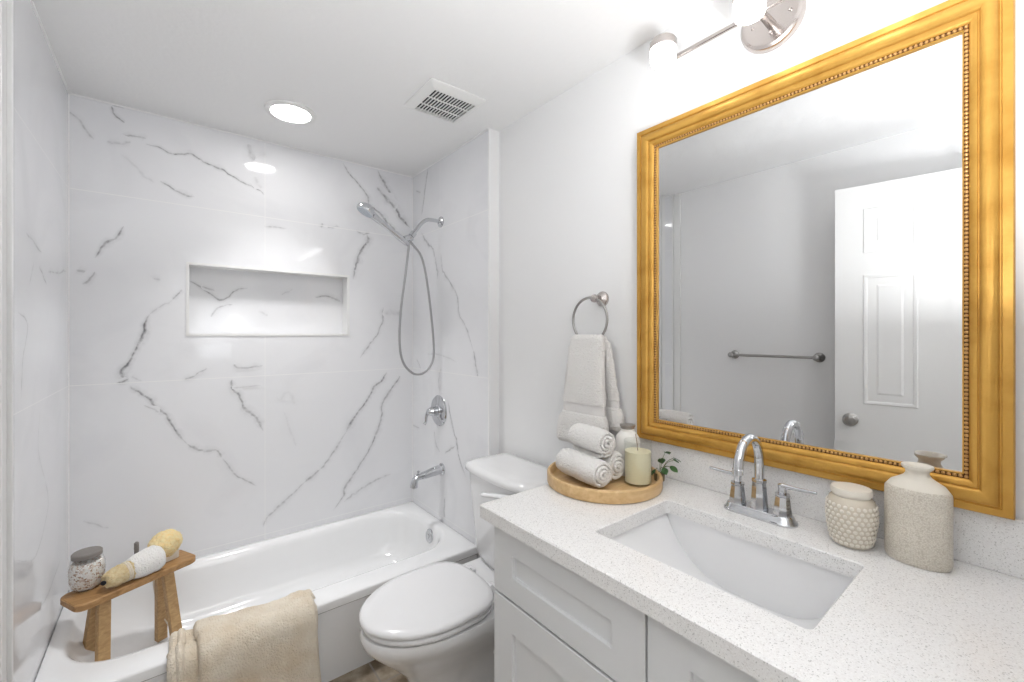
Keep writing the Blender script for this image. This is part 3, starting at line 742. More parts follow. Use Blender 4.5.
# ------------------------------------------------------------------ vanity
VX, VYL = .70, .935           # face-frame front, left end of the cabinet
VY0 = YN + .002
t = thing('vanity_cabinet', 'pale grey shaker vanity cabinet with recessed-panel fronts under the counter', 'cabinet', (.98, .40, 0))
bm = B()
add_box(bm, VX + .0005, XRW - .001, VYL - .018, VYL, .10, .882); add_box(bm, VX + .0005, XRW - .001, VY0, VY0 + .018, .10, .882)
add_box(bm, VX + .0005, XRW - .001, VY0 + .018, VYL - .018, .10, .118); add_box(bm, XRW - .012, XRW - .001, VY0 + .018, VYL - .018, .118, .882)
add_box(bm, VX, VX + .018, VY0 + .018, VYL - .018, .118, .15); add_box(bm, VX, VX + .018, VY0 + .018, VYL - .018, .68, .882)
for y in (VY0 + .018, .44, VYL - .058): add_box(bm, VX, VX + .018, y, y + .04, .15, .68)
add_box(bm, VX + .07, XRW - .001, VY0, VYL - .002, 0, .10)
obj('cabinet_body', bm, m_cab, t, smooth=False)
def shaker(y0, y1, z0, z1, fs, fr):
    """front panel on the -X face: stiles fs, rails fr, recessed centre with a small bevel"""
    bm = B(); xf, xb = VX - .021, VX - .001
    def ring(i, x): return [Vector((x, a, b)) for a, b in ((y0 + i, z0 + i), (y1 - i, z0 + i), (y1 - i, z1 - i), (y0 + i, z1 - i))]
    def ring2(d, x): return [Vector((x, a, b)) for a, b in ((y0 + fs + d, z0 + fr + d), (y1 - fs - d, z0 + fr + d), (y1 - fs - d, z1 - fr - d), (y0 + fs + d, z1 - fr - d))]
    loft(bm, [ring(0, xb), ring(0, xf + .001), ring(.001, xf), ring2(0, xf), ring2(.001, xf + .001), ring2(.002, xf + .0085)], True, True)
    return bm
obj('drawer_front', shaker(.463, .926, .702, .872, .076, .057), m_cab, t, smooth=False)
obj('door_panel', shaker(.463, .926, .112, .695, .076, .076), m_cab, t, smooth=False)
obj('door_panel', shaker(.005, .458, .112, .872, .081, .057), m_cab, t, smooth=False)
obj('filler_panel', shaker(VY0 + .004, .000, .112, .872, .03, .057), m_cab, t, smooth=False)

# countertop with a rectangular sink cut-out
t = thing('countertop', 'speckled white quartz countertop with matching backsplash', 'countertop', (.96, .40, .883))
CX0, CX1, CY0, CY1, CZ0, CZ1 = .656, XRW - .0005, YN + .001, .962, .883, .918
SX0, SX1, SY0, SY1 = .775, 1.078, .233, .664
K = dict(nc=5, ns=8)
bm = B()
loft(bm, [rrect(SX0, SX1, SY0, SY1, .012, CZ0, **K), rrect(CX0, CX1, CY0, CY1, .004, CZ0, **K), rrect(CX0, CX1, CY0, CY1, .004, CZ1 - .003, **K), rrect(CX0 + .003, CX1 - .003, CY0 + .003, CY1 - .003, .005, CZ1, **K),
          rrect(SX0 - .002, SX1 + .002, SY0 - .002, SY1 + .002, .013, CZ1, **K), rrect(SX0, SX1, SY0, SY1, .012, CZ1 - .002, **K), rrect(SX0, SX1, SY0, SY1, .012, CZ0, **K)], False, False)
bmesh.ops.remove_doubles(bm, verts=bm.verts, dist=1e-5)
obj('slab', bm, m_quartz, t, smooth=False)
obj('backsplash', box(XRW - .023, XRW - .0006, CY0, CY1 - .002, CZ1, 1.026, .0015, 1), m_quartz, t, smooth=False)

t = thing('sink', 'white rectangular undermount sink below the chrome faucet', 'sink', (.93, .45, .75))
bm = B(); K = dict(nc=8, ns=10)
def sk(ix, iy, z, r): return rrect(SX0 - .006 + ix, SX1 + .006 - ix, SY0 - .006 + iy, SY1 + .006 - iy, r, z, **K)
prof = []
for k in range(11):
    a = PI / 2 * k / 10; prof.append((.004 + .075 * (1 - math.cos(a)), .004 + .155 * (1 - math.cos(a)), CZ0 - .012 - .118 * math.sin(a), .03 + .03 * math.sin(a)))
R_old = [rrect(SX0 - .03, SX1 + .03, SY0 - .03, SY1 + .03, .02, CZ0 - .001, **K), sk(0, 0, CZ0 - .001, .02), sk(.003, .003, CZ0 - .006, .025)] + [sk(*p) for p in prof]
bm.free(); bm = B(); nx, ny = 30, 48; bx0, bx1, by0, by1 = SX0 - .006, SX1 + .006, SY0 - .006, SY1 + .006; zt = CZ0 - .001
def depth(u, v):   # u front to back, v -1..1 along the sink
    e = (1 - abs(v) ** 3.2); g = min(1, u / .34); g = math.sin(g * PI / 2) ** .8 if g > 0 else 0
    return .132 * e * g + .010 * min(1, u / .03) * (1 - abs(v) ** 30)
def us(i): return (i / nx) ** 1.4
def vs_(j): q = 2 * j / ny - 1; return math.copysign(1 - (1 - abs(q)) ** 1.3, q)
G = [[bm.verts.new((bx0 + (bx1 - bx0) * us(i), (by0 + by1) / 2 + (by1 - by0) / 2 * vs_(j), zt - depth(us(i), vs_(j)))) for j in range(ny + 1)] for i in range(nx + 1)]
for i in range(nx):
    for j in range(ny): bm.faces.new((G[i][j], G[i + 1][j], G[i + 1][j + 1], G[i][j + 1]))
T_ = [bm.verts.new((bx1, G[nx][j].co.y, zt)) for j in range(1, ny)]
for j in range(1, ny - 1): bm.faces.new((G[nx][j], G[nx][j + 1], T_[j], T_[j - 1]))
bm.faces.new((G[nx][0], G[nx][1], T_[0])); bm.faces.new((G[nx][ny - 1], G[nx][ny], T_[-1]))
o = obj('basin', bm, m_porc, t, angle=60)
bm = B(); lathe(bm, [(.024, 0), (.024, .003), (.019, .004), (.017, .001), (.016, .004), (.001, .006)], (.945, .4485, CZ0 - .1445), n=28); obj('drain', bm, m_chrome, t)

# faucet
FX, FY, FZ = 1.165, .4615, CZ1
t = thing('sink_faucet', 'chrome two-handle gooseneck faucet behind the sink', 'faucet', (FX, FY, FZ))
bm = B(); K = dict(nc=8, ns=2)
loft(bm, [rrect(FX - .030, FX + .030, FY - .085, FY + .085, .029, FZ, **K), rrect(FX - .030, FX + .030, FY - .085, FY + .085, .029, FZ + .004, **K), rrect(FX - .025, FX + .025, FY - .080, FY + .080, .024, FZ + .010, **K),
          rrect(FX - .0225, FX + .0225, FY - .077, FY + .077, .022, FZ + .018, **K), rrect(FX - .020, FX + .020, FY - .074, FY + .074, .019, FZ + .020, **K)])
obj('base_plate', bm, m_chrome, t)
bm = B(); lathe(bm, [(.0215, .016), (.0215, .022), (.0200, .035), (.0170, .075), (.0155, .084), (.0175, .086), (.0175, .092), (.0120, .094)], (FX, FY, FZ), n=8); obj('spout_base', bm, m_chrome, t, angle=30)
bm = B(); tube(bm, [(FX, FY, FZ + .085), (FX, FY, FZ + .13), (FX - .002, FY, FZ + .155), (FX - .018, FY, FZ + .185), (FX - .052, FY, FZ + .203), (FX - .088, FY, FZ + .192), (FX - .110, FY, FZ + .165), (FX - .118, FY, FZ + .135)], .0112, 18, 8)
lathe(bm, [(.0122, 0), (.0122, .012), (.011, .013)], (FX - .118, FY, FZ + .128), n=18); obj('spout', bm, m_chrome, t)
for s_, hy in ((1, FY + .0525), (-1, FY - .0525)):
    bm = B(); lathe(bm, [(.0215, .016), (.0215, .022), (.0195, .036), (.0165, .058), (.0155, .064), (.0170, .066), (.0170, .070)], (FX, hy, FZ), n=8)
    h_ = obj('handle', bm, m_chrome, t, angle=30)
    bm = B(); lathe(bm, [(.0090, .068), (.0090, .084), (.0100, .086), (.0100, .092), (.006, .094)], (FX, hy, FZ), n=16)
    K2 = FZ + .089
    tube(bm, [(FX, hy, K2), (FX - .002, hy + s_ * .03, K2 + .001), (FX - .004, hy + s_ * .072, K2 + .0035)], [.007, .0048, .0036], 12, 4)
    obj('lever', bm, m_chrome, h_)

# ------------------------------------------------------------------ gold framed mirror
MY0, MY1, MZ0, MZ1 = .044, .869, 1.029, 2.047
FW = .069
t = thing('wall_mirror', 'large rectangular mirror in a beaded gold frame over the sink', 'mirror', (XRW, .4545, MZ0))
WX = XRW - .013
prof = [(.004, -.0125), (.004, 0), (0, 0), (0, .026), (.002, .029), (.015, .030), (.0165, .027), (.0185, .027), (.021, .031), (.027, .0345), (.034, .0350), (.040, .033), (.0435, .0285), (.045, .0245), (.0465, .0245), (.0475, .0265), (.051, .0255), (.057, .021), (.0595, .0175), (.0605, .0155), (.0655, .0150), (.0665, .0165), (.069, .0150), (.069, .008)]
bm = B(); rings = []
for u, h_ in prof:
    x = WX - h_; rings.append([Vector((x, MY0 + u, MZ0 + u)), Vector((x, MY1 - u, MZ0 + u)), Vector((x, MY1 - u, MZ1 - u)), Vector((x, MY0 + u, MZ1 - u))])
loft(bm, rings, True, False); bm.faces.ensure_lookup_table()
for k in range(len(prof) - 1):
    if prof[k][0] >= .0594 and prof[k + 1][0] <= .0666:
        for q in range(4): bm.faces[k * 4 + q].material_index = 1
obj('gold_frame', bm, m_gold, t, angle=50, mats=[m_gold, m_groove])
bm = B(); u = .063; per = .0082
def bead(c0):
    r = .0037; st = [(0.0, -r), (r * .75, -r * .66), (r, 0), (r * .75, r * .66), (0.0, r)]
    lathe(bm, [(max(a, .0002), b) for a, b in st], c0, (1, 0, 0), 7)
for (a, b) in (((MY0 + u, MZ0 + u), (MY1 - u, MZ0 + u)), ((MY1 - u, MZ0 + u), (MY1 - u, MZ1 - u)), ((MY1 - u, MZ1 - u), (MY0 + u, MZ1 - u)), ((MY0 + u, MZ1 - u), (MY0 + u, MZ0 + u))):
    L_ = math.hypot(b[0] - a[0], b[1] - a[1]); n = round(L_ / per)
    for i in range(n):
        k = i / n; bead((WX - .0165, a[0] + (b[0] - a[0]) * k, a[1] + (b[1] - a[1]) * k))
obj('beaded_trim', bm, m_bead, t)
bm = B(); g0 = .0675; bv = .026
ring0 = [Vector((WX - .0091, a, b)) for a, b in ((MY0 + g0, MZ0 + g0), (MY1 - g0, MZ0 + g0), (MY1 - g0, MZ1 - g0), (MY0 + g0, MZ1 - g0))]
g1 = g0 + bv
ring1 = [Vector((WX - .0085, a, b)) for a, b in ((MY0 + g1, MZ0 + g1), (MY1 - g1, MZ0 + g1), (MY1 - g1, MZ1 - g1), (MY0 + g1, MZ1 - g1))]
back = [Vector((WX - .003, p.y, p.z)) for p in ring0]
loft(bm, [back, ring0, ring1], True, True)
obj('mirror_glass', bm, mirror_mat(), t, smooth=False)

# ------------------------------------------------------------------ vanity light
t = thing('vanity_light', 'satin nickel bar light with three glowing glass shades above the mirror', 'wall light', (XRW, .462, 2.19))
bm = B(); lathe(bm, [(.078, 0), (.078, .010), (.074, .016), (.066, .018), (.060, .015), (.020, .013), (.001, .013)], (XRW - .0005, .468, 2.212), (-1, 0, 0), 48)
for dz, dy in ((-.035, 0), (.0, .045), (.0, -.045)): lathe(bm, [(.004, .012), (.004, .018), (.001, .020)], (XRW - .0005, .468 + dy, 2.212 + dz), (-1, 0, 0), 12)
obj('back_plate', bm, m_satin, t)
bm = B(); lathe(bm, [(.012, .012), (.011, .05), (.009, .09)], (XRW, .468, 2.2), (-1, 0, 0), 20); obj('mounting_post', bm, m_satin, t)
bm = B(); add_box(bm, 1.172, 1.182, .165, .742, 2.189, 2.201, .002, 1); obj('bar', bm, m_satin, t)
for y in (.693, .460, .227):
    bm = B(); c0 = (1.105, y, 2.175)
    lathe(bm, [(.0325, -.028), (.0345, -.022), (.0355, .0), (.0355, .018), (.033, .020)], c0, n=32)
    s_ = obj('glass_shade', bm, m_glow, t)
    bm = B(); lathe(bm, [(.0365, .010), (.0370, .012), (.0370, .030), (.033, .036), (.012, .038), (.001, .038)], c0, n=32); tube(bm, [(1.139, y, 2.195), (1.155, y + .012, 2.195), (1.175, y + .02, 2.195)], .006, 12, 3)
    obj('shade_holder', bm, m_satin, t)

# ------------------------------------------------------------------ towel ring with hand towel
t = thing('towel_ring', 'brushed nickel towel ring on the wall left of the mirror', 'towel ring', (XRW, 1.045, 1.505))
rc = Vector((XRW, 1.045, 1.505))
bm = B(); lathe(bm, [(.028, 0), (.028, .006), (.024, .012), (.017, .016), (.012, .022), (.0115, .040), (.015, .046), (.013, .056), (.006, .060)], rc + Vector((-.0005, 0, 0)), (-1, 0, 0), 28); obj('wall_mount', bm, m_satin, t)
bm = B(); rr = .082; ryc = 1.068; rzc = 1.505 - rr + .004
tube(bm, [(XRW - .049, ryc + rr * math.sin(a), rzc + rr * math.cos(a)) for a in [2 * PI * i / 48 for i in range(48)]], .0048, 12, closed=True); obj('ring', bm, m_nickel, t)

def sheet_slab(rows, n=36, amp=.004, waves=3.0, seed=0):
    """thick hanging cloth: rows = (z, ycentre, halfwidth, xcentre, halfthick)"""
    rings = []
    for (z, yc, hw, xc, ht) in rows:
        ring = []
        for i in range(n):
            a = 2 * PI * i / n; ca, sa = math.cos(a), math.sin(a)
            e = .38; yy = hw * (1 if ca > 0 else -1) * abs(ca) ** e; xx = ht * (1 if sa > 0 else -1) * abs(sa) ** .6
            wv = math.sin(yy / hw * waves * PI + seed + z * 3) * amp * min(1, (1.37 - z) * 6)
            ring.append(Vector((xc + xx + wv, yc + yy, z)))
        rings.append(ring)
    return rings
def interp_rows(keys, n):
    out = []
    for k in range(n):
        t_ = k / (n - 1) * (len(keys) - 1); i = min(int(t_), len(keys) - 2); f = t_ - i
        out.append(tuple(a + (b - a) * f for a, b in zip(keys[i], keys[i + 1])))
    return out
XT = XRW - .049
t = thing('hand_towel', 'white terry hand towel folded through the towel ring', 'towel', (XT, 1.06, .97))
bm = B()
loft(bm, sheet_slab(interp_rows([(1.372, 1.070, .064, XT - .004, .010), (1.362, 1.070, .076, XT - .008, .018), (1.30, 1.074, .083, XT - .016, .017), (1.20, 1.078, .092, XT - .020, .016), (1.12, 1.080, .100, XT - .022, .015)], 26), seed=.5))
loft(bm, sheet_slab(interp_rows([(1.085, 1.080, .102, XT - .022, .015), (1.06, 1.083, .114, XT - .024, .022), (1.0, 1.086, .120, XT - .026, .022), (.978, 1.087, .121, XT - .026, .020), (.968, 1.087, .115, XT - .026, .012)], 14), seed=.8, amp=.005))
loft(bm, sheet_slab(interp_rows([(1.366, 1.060, .062, XT + .006, .008), (1.34, 1.052, .070, XT + .014, .011), (1.22, 1.045, .080, XT + .020, .011), (1.14, 1.038, .086, XT + .022, .011)], 22), seed=2.0, amp=.003))
loft(bm, sheet_slab(interp_rows([(1.115, 1.036, .088, XT + .022, .011), (1.09, 1.032, .095, XT + .022, .015), (1.05, 1.028, .098, XT + .022, .015), (1.035, 1.028, .094, XT + .022, .010)], 10), seed=2.0, amp=.003))
jitter(bm, .0035, 70)
obj('terry_cloth', bm, m_towel, t, angle=80)
bm = B()
loft(bm, sheet_slab(interp_rows([(1.122, 1.080, .098, XT - .022, .011), (1.083, 1.080, .100, XT - .022, .011)], 5), seed=.5))
loft(bm, sheet_slab(interp_rows([(1.142, 1.038, .084, XT + .022, .008), (1.113, 1.036, .086, XT + .022, .008)], 5), seed=2.0, amp=.003))
obj('woven_band', bm, m_hem, t, angle=80)

# ------------------------------------------------------------------ towel bar on the left wall, seen in the mirror
t = thing('towel_bar', 'straight metal towel bar on the white wall, reflected in the mirror', 'towel bar', (XLW, 1.035, 1.245))
for y in (.807, 1.263):
    bm = B(); lathe(bm, [(.027, 0), (.027, .006), (.022, .012), (.014, .018), (.012, .045), (.016, .052), (.016, .066), (.010, .070)], (XLW + .0005, y, 1.245), (1, 0, 0), 24); obj('wall_post', bm, m_nickel, t)
bm = B(); lathe(bm, [(.008, 0), (.008, .456)], (XLW + .058, .807, 1.245), (0, 1, 0), 16); obj('bar', bm, m_nickel, t)

# ------------------------------------------------------------------ bamboo tray and what stands in it
TC = Vector((1.045, .86, CZ1)); TR = .172
t = thing('round_tray', 'round bamboo tray on the counter holding rolled towels', 'tray', TC)
bm = B(); lathe(bm, [(TR - .006, 0), (TR - .002, .002), (TR, .008), (TR, .033), (TR - .003, .037), (TR - .009, .037), (TR - .012, .033), (TR - .013, .012), (TR - .016, .009), (.001, .009)], TC + Vector((0, 0, .0003)), n=96)
tag(t, t['label'], 'tray'); obj('tray_body', bm, m_tray, t)
TZ = CZ1 + .0098

def rolled_towel(name, label, c0, ax, L, r, seed):
    """c0 = centre of the end that shows the spiral, ax = direction away from that end"""
    t_ = thing(name, label, 'rolled towel', (c0[0], c0[1], c0[2] - r), 'rolled white towels in the round tray')
    ax = Vector(ax).normalized(); c0 = Vector(c0); side = Vector((0, 0, 1)).cross(ax).normalized(); up = ax.cross(side).normalized()
    bm = B(); turns = 3.3; th_ = r * .22; n = int(turns * 26)
    sp_o, sp_i = [], []
    for i in range(n + 1):
        a = i / 26 * 2 * PI; rad = r * (.16 + .84 * i / n); aa = a + seed
        rad_in = max(rad - th_, r * .02); d = side * math.cos(aa) + up * math.sin(aa)
        sp_o.append(d * rad); sp_i.append(d * rad_in)
    segs = 14; rows = []
    for k in range(segs + 1):
        f = k / segs; pos = c0 + ax * (L * f); e = 1 - .10 * (abs(2 * f - 1) ** 6)
        push = 0
        rows.append(([pos + p * e for p in sp_o], [pos + p * e for p in sp_i]))
    # closed strip cross-section ring: outer path then inner path back
    rings = []
    for k, (a, b) in enumerate(rows):
        f = k / segs; cr = a + b[::-1]
        off = []
        for j, p in enumerate(cr):
            q = p.copy()
            if k == 0:
                tt = j / len(a) if j < len(a) else (2 * len(a) - 1 - j) / len(a); q -= ax * (.010 * (1 - tt)) - ax * .002 * math.sin(j * .9)
            off.append(q)
        rings.append(off)
    R2 = [[bm.verts.new(p) for p in r_] for r_ in rings]; m_ = len(R2[0])
    for A_, B_ in zip(R2[:-1], R2[1:]):
        for i in range(m_): bm.faces.new((A_[i], A_[(i + 1) % m_], B_[(i + 1) % m_], B_[i]))
    na = len(sp_o)
    for R3, flip in ((R2[0], 0), (R2[-1], 1)):
        for i in range(na - 1): bm.faces.new((R3[i], R3[i + 1], R3[m_ - 2 - i], R3[m_ - 1 - i]))
    # soft rounded layer edge at the visible end
    for j in range(2, na - 1, 1): pass
    edge = [c0 + (sp_o[i] + sp_i[i]) * .5 * .92 - ax * (.010 * (1 - i / na)) for i in range(0, na, 2)]
    tube(bm, edge, th_ * .52, 8)
    # core
    lathe(bm, [(r * .2, .004), (r * .2, L - .004)], c0, ax, 10)
    jitter(bm, .0022, 60, seed)
    obj('terry_cloth', bm, m_towel, t_, angle=70)
    return t_
r_ = .046
rolled_towel('rolled_towel', 'rolled white towel at the front left of the tray', (.962, .800, TZ + r_), (.15, 1, 0), .172, r_, 2.2)
rolled_towel('rolled_towel', 'rolled white towel behind, mostly hidden under the top roll', (1.058, .822, TZ + r_), (.15, 1, 0), .140, r_, .6)
rolled_towel('rolled_towel', 'rolled white towel lying on top of the other two rolls', (1.011, .825, TZ + r_ + .077), (.15, 1, 0), .135, r_, 3.4)

# candle tumbler
cc = Vector((1.105, .778, TZ))
t = thing('candle_glass', 'clear glass tumbler of pale yellow wax at the front of the tray', 'candle', cc)
bm = B(); lathe(bm, [(.039, 0), (.041, .002), (.041, .128), (.040, .129), (.0385, .128), (.0385, .006), (.001, .005)], cc, n=40); obj('glass', bm, m_glass, t)
bm = B(); lathe(bm, [(.0380, .0065), (.0380, .097), (.001, .097)], cc, n=36); o = obj('wax', bm, m_wax, t)
bm = B(); tube(bm, [cc + Vector((0, 0, .096)), cc + Vector((0, 0.002, .114)), cc + Vector((0, .008, .145))], .0011, 6, 3); obj('wick', bm, m_wick, t)
# white bottle behind
bc = Vector((1.155, .852, TZ))
t = thing('lotion_bottle', 'round white bottle with a dark ringed mouth behind the yellow candle', 'bottle', bc)
bm = B(); lathe(bm, [(.034, 0), (.0375, .003), (.0385, .10), (.036, .118), (.027, .132), (.021, .137), (.0195, .150)], bc, n=36, cap1=False); obj('bottle_body', bm, m_white, t)
bm = B(); lathe(bm, [(.0198, .144), (.0215, .146), (.0215, .151), (.0245, .152), (.0245, .157), (.018, .158), (.001, .1575)], bc, n=32); obj('cap', bm, M('tarnished_silver', (.42, .39, .36), .3, .9), t)
# sprig of leaves
pc = Vector((1.168, .735, TZ))
t = thing('leafy_sprig', 'small green leafy sprig at the back of the tray', 'plant', pc)
bm = B(); pb = Vector((1.172, .748, TZ)); lathe(bm, [(.012, 0), (.015, .003), (.016, .022), (.014, .024), (.0135, .020), (.001, .019)], pb, n=20); obj('pot', bm, M('small_brown_pot', (.16, .12, .06), .5), t)
random.seed(4)
ends = [(1.205, .722, .062), (1.205, .748, .082), (1.175, .715, .050), (1.205, .728, .040), (1.160, .728, .045), (1.185, .752, .064), (1.158, .752, .036), (1.195, .716, .072)]
for i, (ex, ey, ez) in enumerate(ends):
    e = Vector((ex, ey, TZ + ez)); bm = B(); tube(bm, [pb + Vector((0, 0, .018)), (pb + e) / 2 + Vector((0, 0, .022)), e], .0008, 6, 4); st = obj('stem', bm, m_stem, t)
    bm = B(); d = Vector((ex - pb.x, ey - pb.y, -.012)).normalized(); sd = Vector((-d.y, d.x, .25 * (-1) ** i)).normalized(); nn = d.cross(sd)
    L_ = .020 + .003 * (i % 3); vs = []
    for a in range(7):
        f = a / 6; wd = L_ * .48 * math.sin(PI * min(1, f * .9 + .06)) ** .8
        c1 = e + d * (L_ * f) + nn * (-.004 * f * f)
        vs.append([bm.verts.new(c1 + sd * wd * k + nn * (.0022 * abs(k))) for k in (-1, -.5, 0, .5, 1)])
    for a, b in zip(vs[:-1], vs[1:]):
        for k in range(4): bm.faces.new((a[k], a[k + 1], b[k + 1], b[k]))
    r0 = bmesh.ops.solidify(bm, geom=list(bm.faces), thickness=.0005)
    obj('leaf', bm, m_leaf, st)

# ------------------------------------------------------------------ ceramic jar and vase
jc = Vector((1.168, .275, CZ1))
t = thing('hobnail_jar', 'short cream ceramic jar with raised dots beside the faucet', 'jar', jc)
bm = B(); pj = [(.031, 0), (.035, .003), (.0395, .02), (.0435, .045), (.0450, .065), (.0440, .086), (.0400, .099), (.0345, .105), (.001, .105)]
lathe(bm, pj, jc + Vector((0, 0, .0003)), n=48)
def rad_at(z):
    for (r0, z0), (r1, z1) in zip(pj[:-1], pj[1:]):
        if z0 <= z <= z1 and z1 > z0: return r0 + (r1 - r0) * (z - z0) / (z1 - z0), (r1 - r0) / (z1 - z0)
    return .03, 0
nr = 9
for k in range(nr):
    z = .010 + k * .0098; rr, sl = rad_at(z); n = 24
    for i in range(n):
        a = 2 * PI * (i + .5 * (k % 2)) / n; d = Vector((math.cos(a), math.sin(a), -sl)).normalized()
        lathe(bm, [(.0043, -.001), (.0038, .0010), (.0024, .0021), (.0002, .0026)], jc + Vector((math.cos(a) * rr, math.sin(a) * rr, z)), d, 8, mi=1)
obj('jar_body', bm, m_jar, t, mats=[m_jar, m_stonec])
bm = B(); lathe(bm, [(.0335, .104), (.0335, .109), (.0370, .110), (.0370, .120), (.0355, .1225), (.001, .1232)], jc, n=40); obj('jar_lid', bm, m_stonec, t)

vc_ = Vector((1.178, .170, CZ1))
t = thing('flat_vase', 'tall oval cream vase with stippled texture and flared neck', 'vase', vc_)
bm = B()
pv = [(.92, 0), (.97, .003), (1.0, .010), (1.0, .075), (1.0, .139), (.985, .145), (.93, .149)]
rings = [[vc_ + Vector((.036 * k * math.cos(a), .051 * k * math.sin(a), z + .0003)) for a in [2 * PI * i / 56 for i in range(56)]] for k, z in pv]
loft(bm, rings, True, False); obj('vase_body', bm, m_vase, t, angle=50)
bm = B(); rings = []
for ax_, ay_, z in ((.036 * .93, .051 * .93, .149), (.030, .041, .158), (.023, .030, .165), (.0185, .0215, .171), (.0175, .0180, .177), (.0185, .0185, .183), (.0235, .0235, .188), (.0250, .0250, .191), (.0240, .0240, .1935), (.0190, .0190, .193), (.015, .015, .186), (.013, .013, .178)):
    rings.append([vc_ + Vector((ax_ * math.cos(a), ay_ * math.sin(a), z + .0003)) for a in [2 * PI * i / 56 for i in range(56)]])
loft(bm, rings, False, True); obj('neck', bm, m_stonec, t, angle=60)

# ------------------------------------------------------------------ bench in the tub
AU = math.radians(26.5); U = Vector((math.cos(AU), math.sin(AU), 0)); Vv = Vector((-U.y, U.x, 0)); BC = Vector((-.099, 2.207, 0)); BZ = .45
def bp(u, v, z): return BC + U * u + Vv * v + Vector((0, 0, z))
t = thing('bath_bench', 'small teak bench with four splayed legs standing in the bathtub', 'bench', (BC.x, BC.y, .105))
bm = B(); K = dict(nc=6, ns=3)
def bring(i, z): return [bp(p.x, p.y, p.z) for p in rrect(-.191 + i, .190 - i, -.072 + i, .072 - i, .028, z, **K)]
loft(bm, [bring(.003, BZ - .024), bring(0, BZ - .021), bring(0, BZ - .003), bring(.003, BZ)])
obj('seat_board', bm, m_oak, t)
for su in (-1, 1):
    for sv in (-1, 1):
        bm = B(); top = [bp(su * .100 + a * .018, sv * .020 + b * .026, BZ - .024) for a, b in ((-1, -.5), (1, -.5), (1, .5), (-1, .5))]
        zf = .105 if su > 0 else .128
        bot = [bp(su * .120 + a * .018, sv * .062 + b * .026, zf) for a, b in ((-1, -.5), (1, -.5), (1, .5), (-1, .5))]
        loft(bm, [bot, top]); bmesh.ops.bevel(bm, geom=list(bm.edges), offset=.002, segments=1, affect='EDGES'); obj('leg', bm, m_leg, t)

# jar of bath salts
c1 = Vector((-.228, 2.200, BZ + .0003))
t = thing('bath_salts_jar', 'glass jar of speckled bath salts with a flat grey lid on the bench', 'jar', c1)
bm = B(); lathe(bm, [(.032, 0), (.040, .004), (.047, .028), (.051, .058), (.050, .085), (.043, .108), (.038, .116)], c1, n=40, cap1=False); obj('glass_jar', bm, m_glass, t)
bm = B(); lathe(bm, [(.031, .003), (.041, .012), (.0475, .042), (.0485, .070), (.045, .092), (.040, .098), (.001, .102)], c1, n=40); jitter(bm, .002, 160); obj('bath_salts', bm, m_salts, t)
bm = B(); lathe(bm, [(.038, .113), (.042, .115), (.042, .129), (.039, .132), (.001, .133)], c1, n=40); obj('lid', bm, m_slid, t)

# rolled washcloth with loofah end
t = thing('washcloth_roll', 'rolled white washcloth around a beige loofah, lying on the bench', 'washcloth', bp(-.01, -.02, BZ))
a0 = Vector((-.168, 2.128, BZ + .036)); a1 = Vector((-.024, 2.210, BZ + .046)); ax = (a1 - a0).normalized()
bm = B(); tube(bm, [a0 + ax * .066, a0 + ax * .074, a0 + ax * .10, a0 + ax * .15, a1 - ax * .012, a1], [.028, .040, .047, .050, .049, .042], 28, 5); jitter(bm, .003, 60); obj('terry_cloth', bm, m_towel, t, angle=80)
bm = B(); tube(bm, [a0 - ax * .010, a0 - ax * .004, a0 + ax * .02, a0 + ax * .045, a0 + ax * .056, a0 + ax * .068, a0 + ax * .085], [.012, .026, .033, .035, .029, .036, .034], 28, 6); jitter(bm, .004, 90, 3); obj('loofah', bm, m_loofah, t, angle=80)
bm = B(); u_, v_ = frame_for(ax)
for k in (0, 1): tube(bm, [a0 + ax * (.054 + .007 * k) + u_ * .033 * math.cos(b) + v_ * .033 * math.sin(b) for b in [2 * PI * i / 24 for i in range(24)]], .0034, 8, closed=True)
obj('tie_cord', bm, m_cord, t)
bm = B(); lathe(bm, [(.0075, 0), (.0085, .002), (.006, .003), (.005, -.001), (.0004, -.001)], a0 - ax * .0135 + Vector((.003, -.006, .001)), (-.3, -.9, .1), 16); obj('eyelet', bm, m_dark, t)

# sponge on its strap block
t = thing('sea_sponge_brush', 'round yellow bath sponge on a pale block at the right of the bench', 'sponge', bp(.105, .02, BZ))
s0 = bp(.112, .016, BZ)
bm = B(); tt = B(); bmesh.ops.create_icosphere(tt, subdivisions=5, radius=1)
for v in tt.verts:
    n_ = v.co.normalized(); k = 1 + .08 * noise.noise(n_ * 2.2) + .07 * noise.noise(n_ * 9) + .05 * noise.noise(n_ * 22)
    v.co = Vector((n_.x * .058 * k, n_.y * .048 * k, n_.z * .053 * k))
merge(bm, tt, mat=Matrix.Translation(s0 + Vector((.0, .0, .064))) @ Matrix.Rotation(AU, 4, 'Z') @ Matrix.Rotation(-.15, 4, 'Y')); obj('sponge', bm, m_sponge, t, angle=80)
bm = B(); K = dict(nc=4, ns=1)
loft(bm, [[s0 + U * p.x + Vv * p.y + Vector((0, 0, p.z)) for p in rrect(-.045, .040, -.030, .030, .012, z, **K)] for z in (.0005, .030)]); bmesh.ops.bevel(bm, geom=[e for e in bm.edges], offset=.0015, segments=1, affect='EDGES')
obj('block', bm, m_stonec, t)
bm = B(); s1 = bp(.030, .050, BZ); lathe(bm, [(.006, 0.0004), (.0065, .05), (.008, .075), (.0075, .098), (.003, .102)], s1, (0, 0, 1), 14); o = obj('handle', bm, m_slid, t)
bm = B(); p0 = bp(.108, .066, BZ + .006)
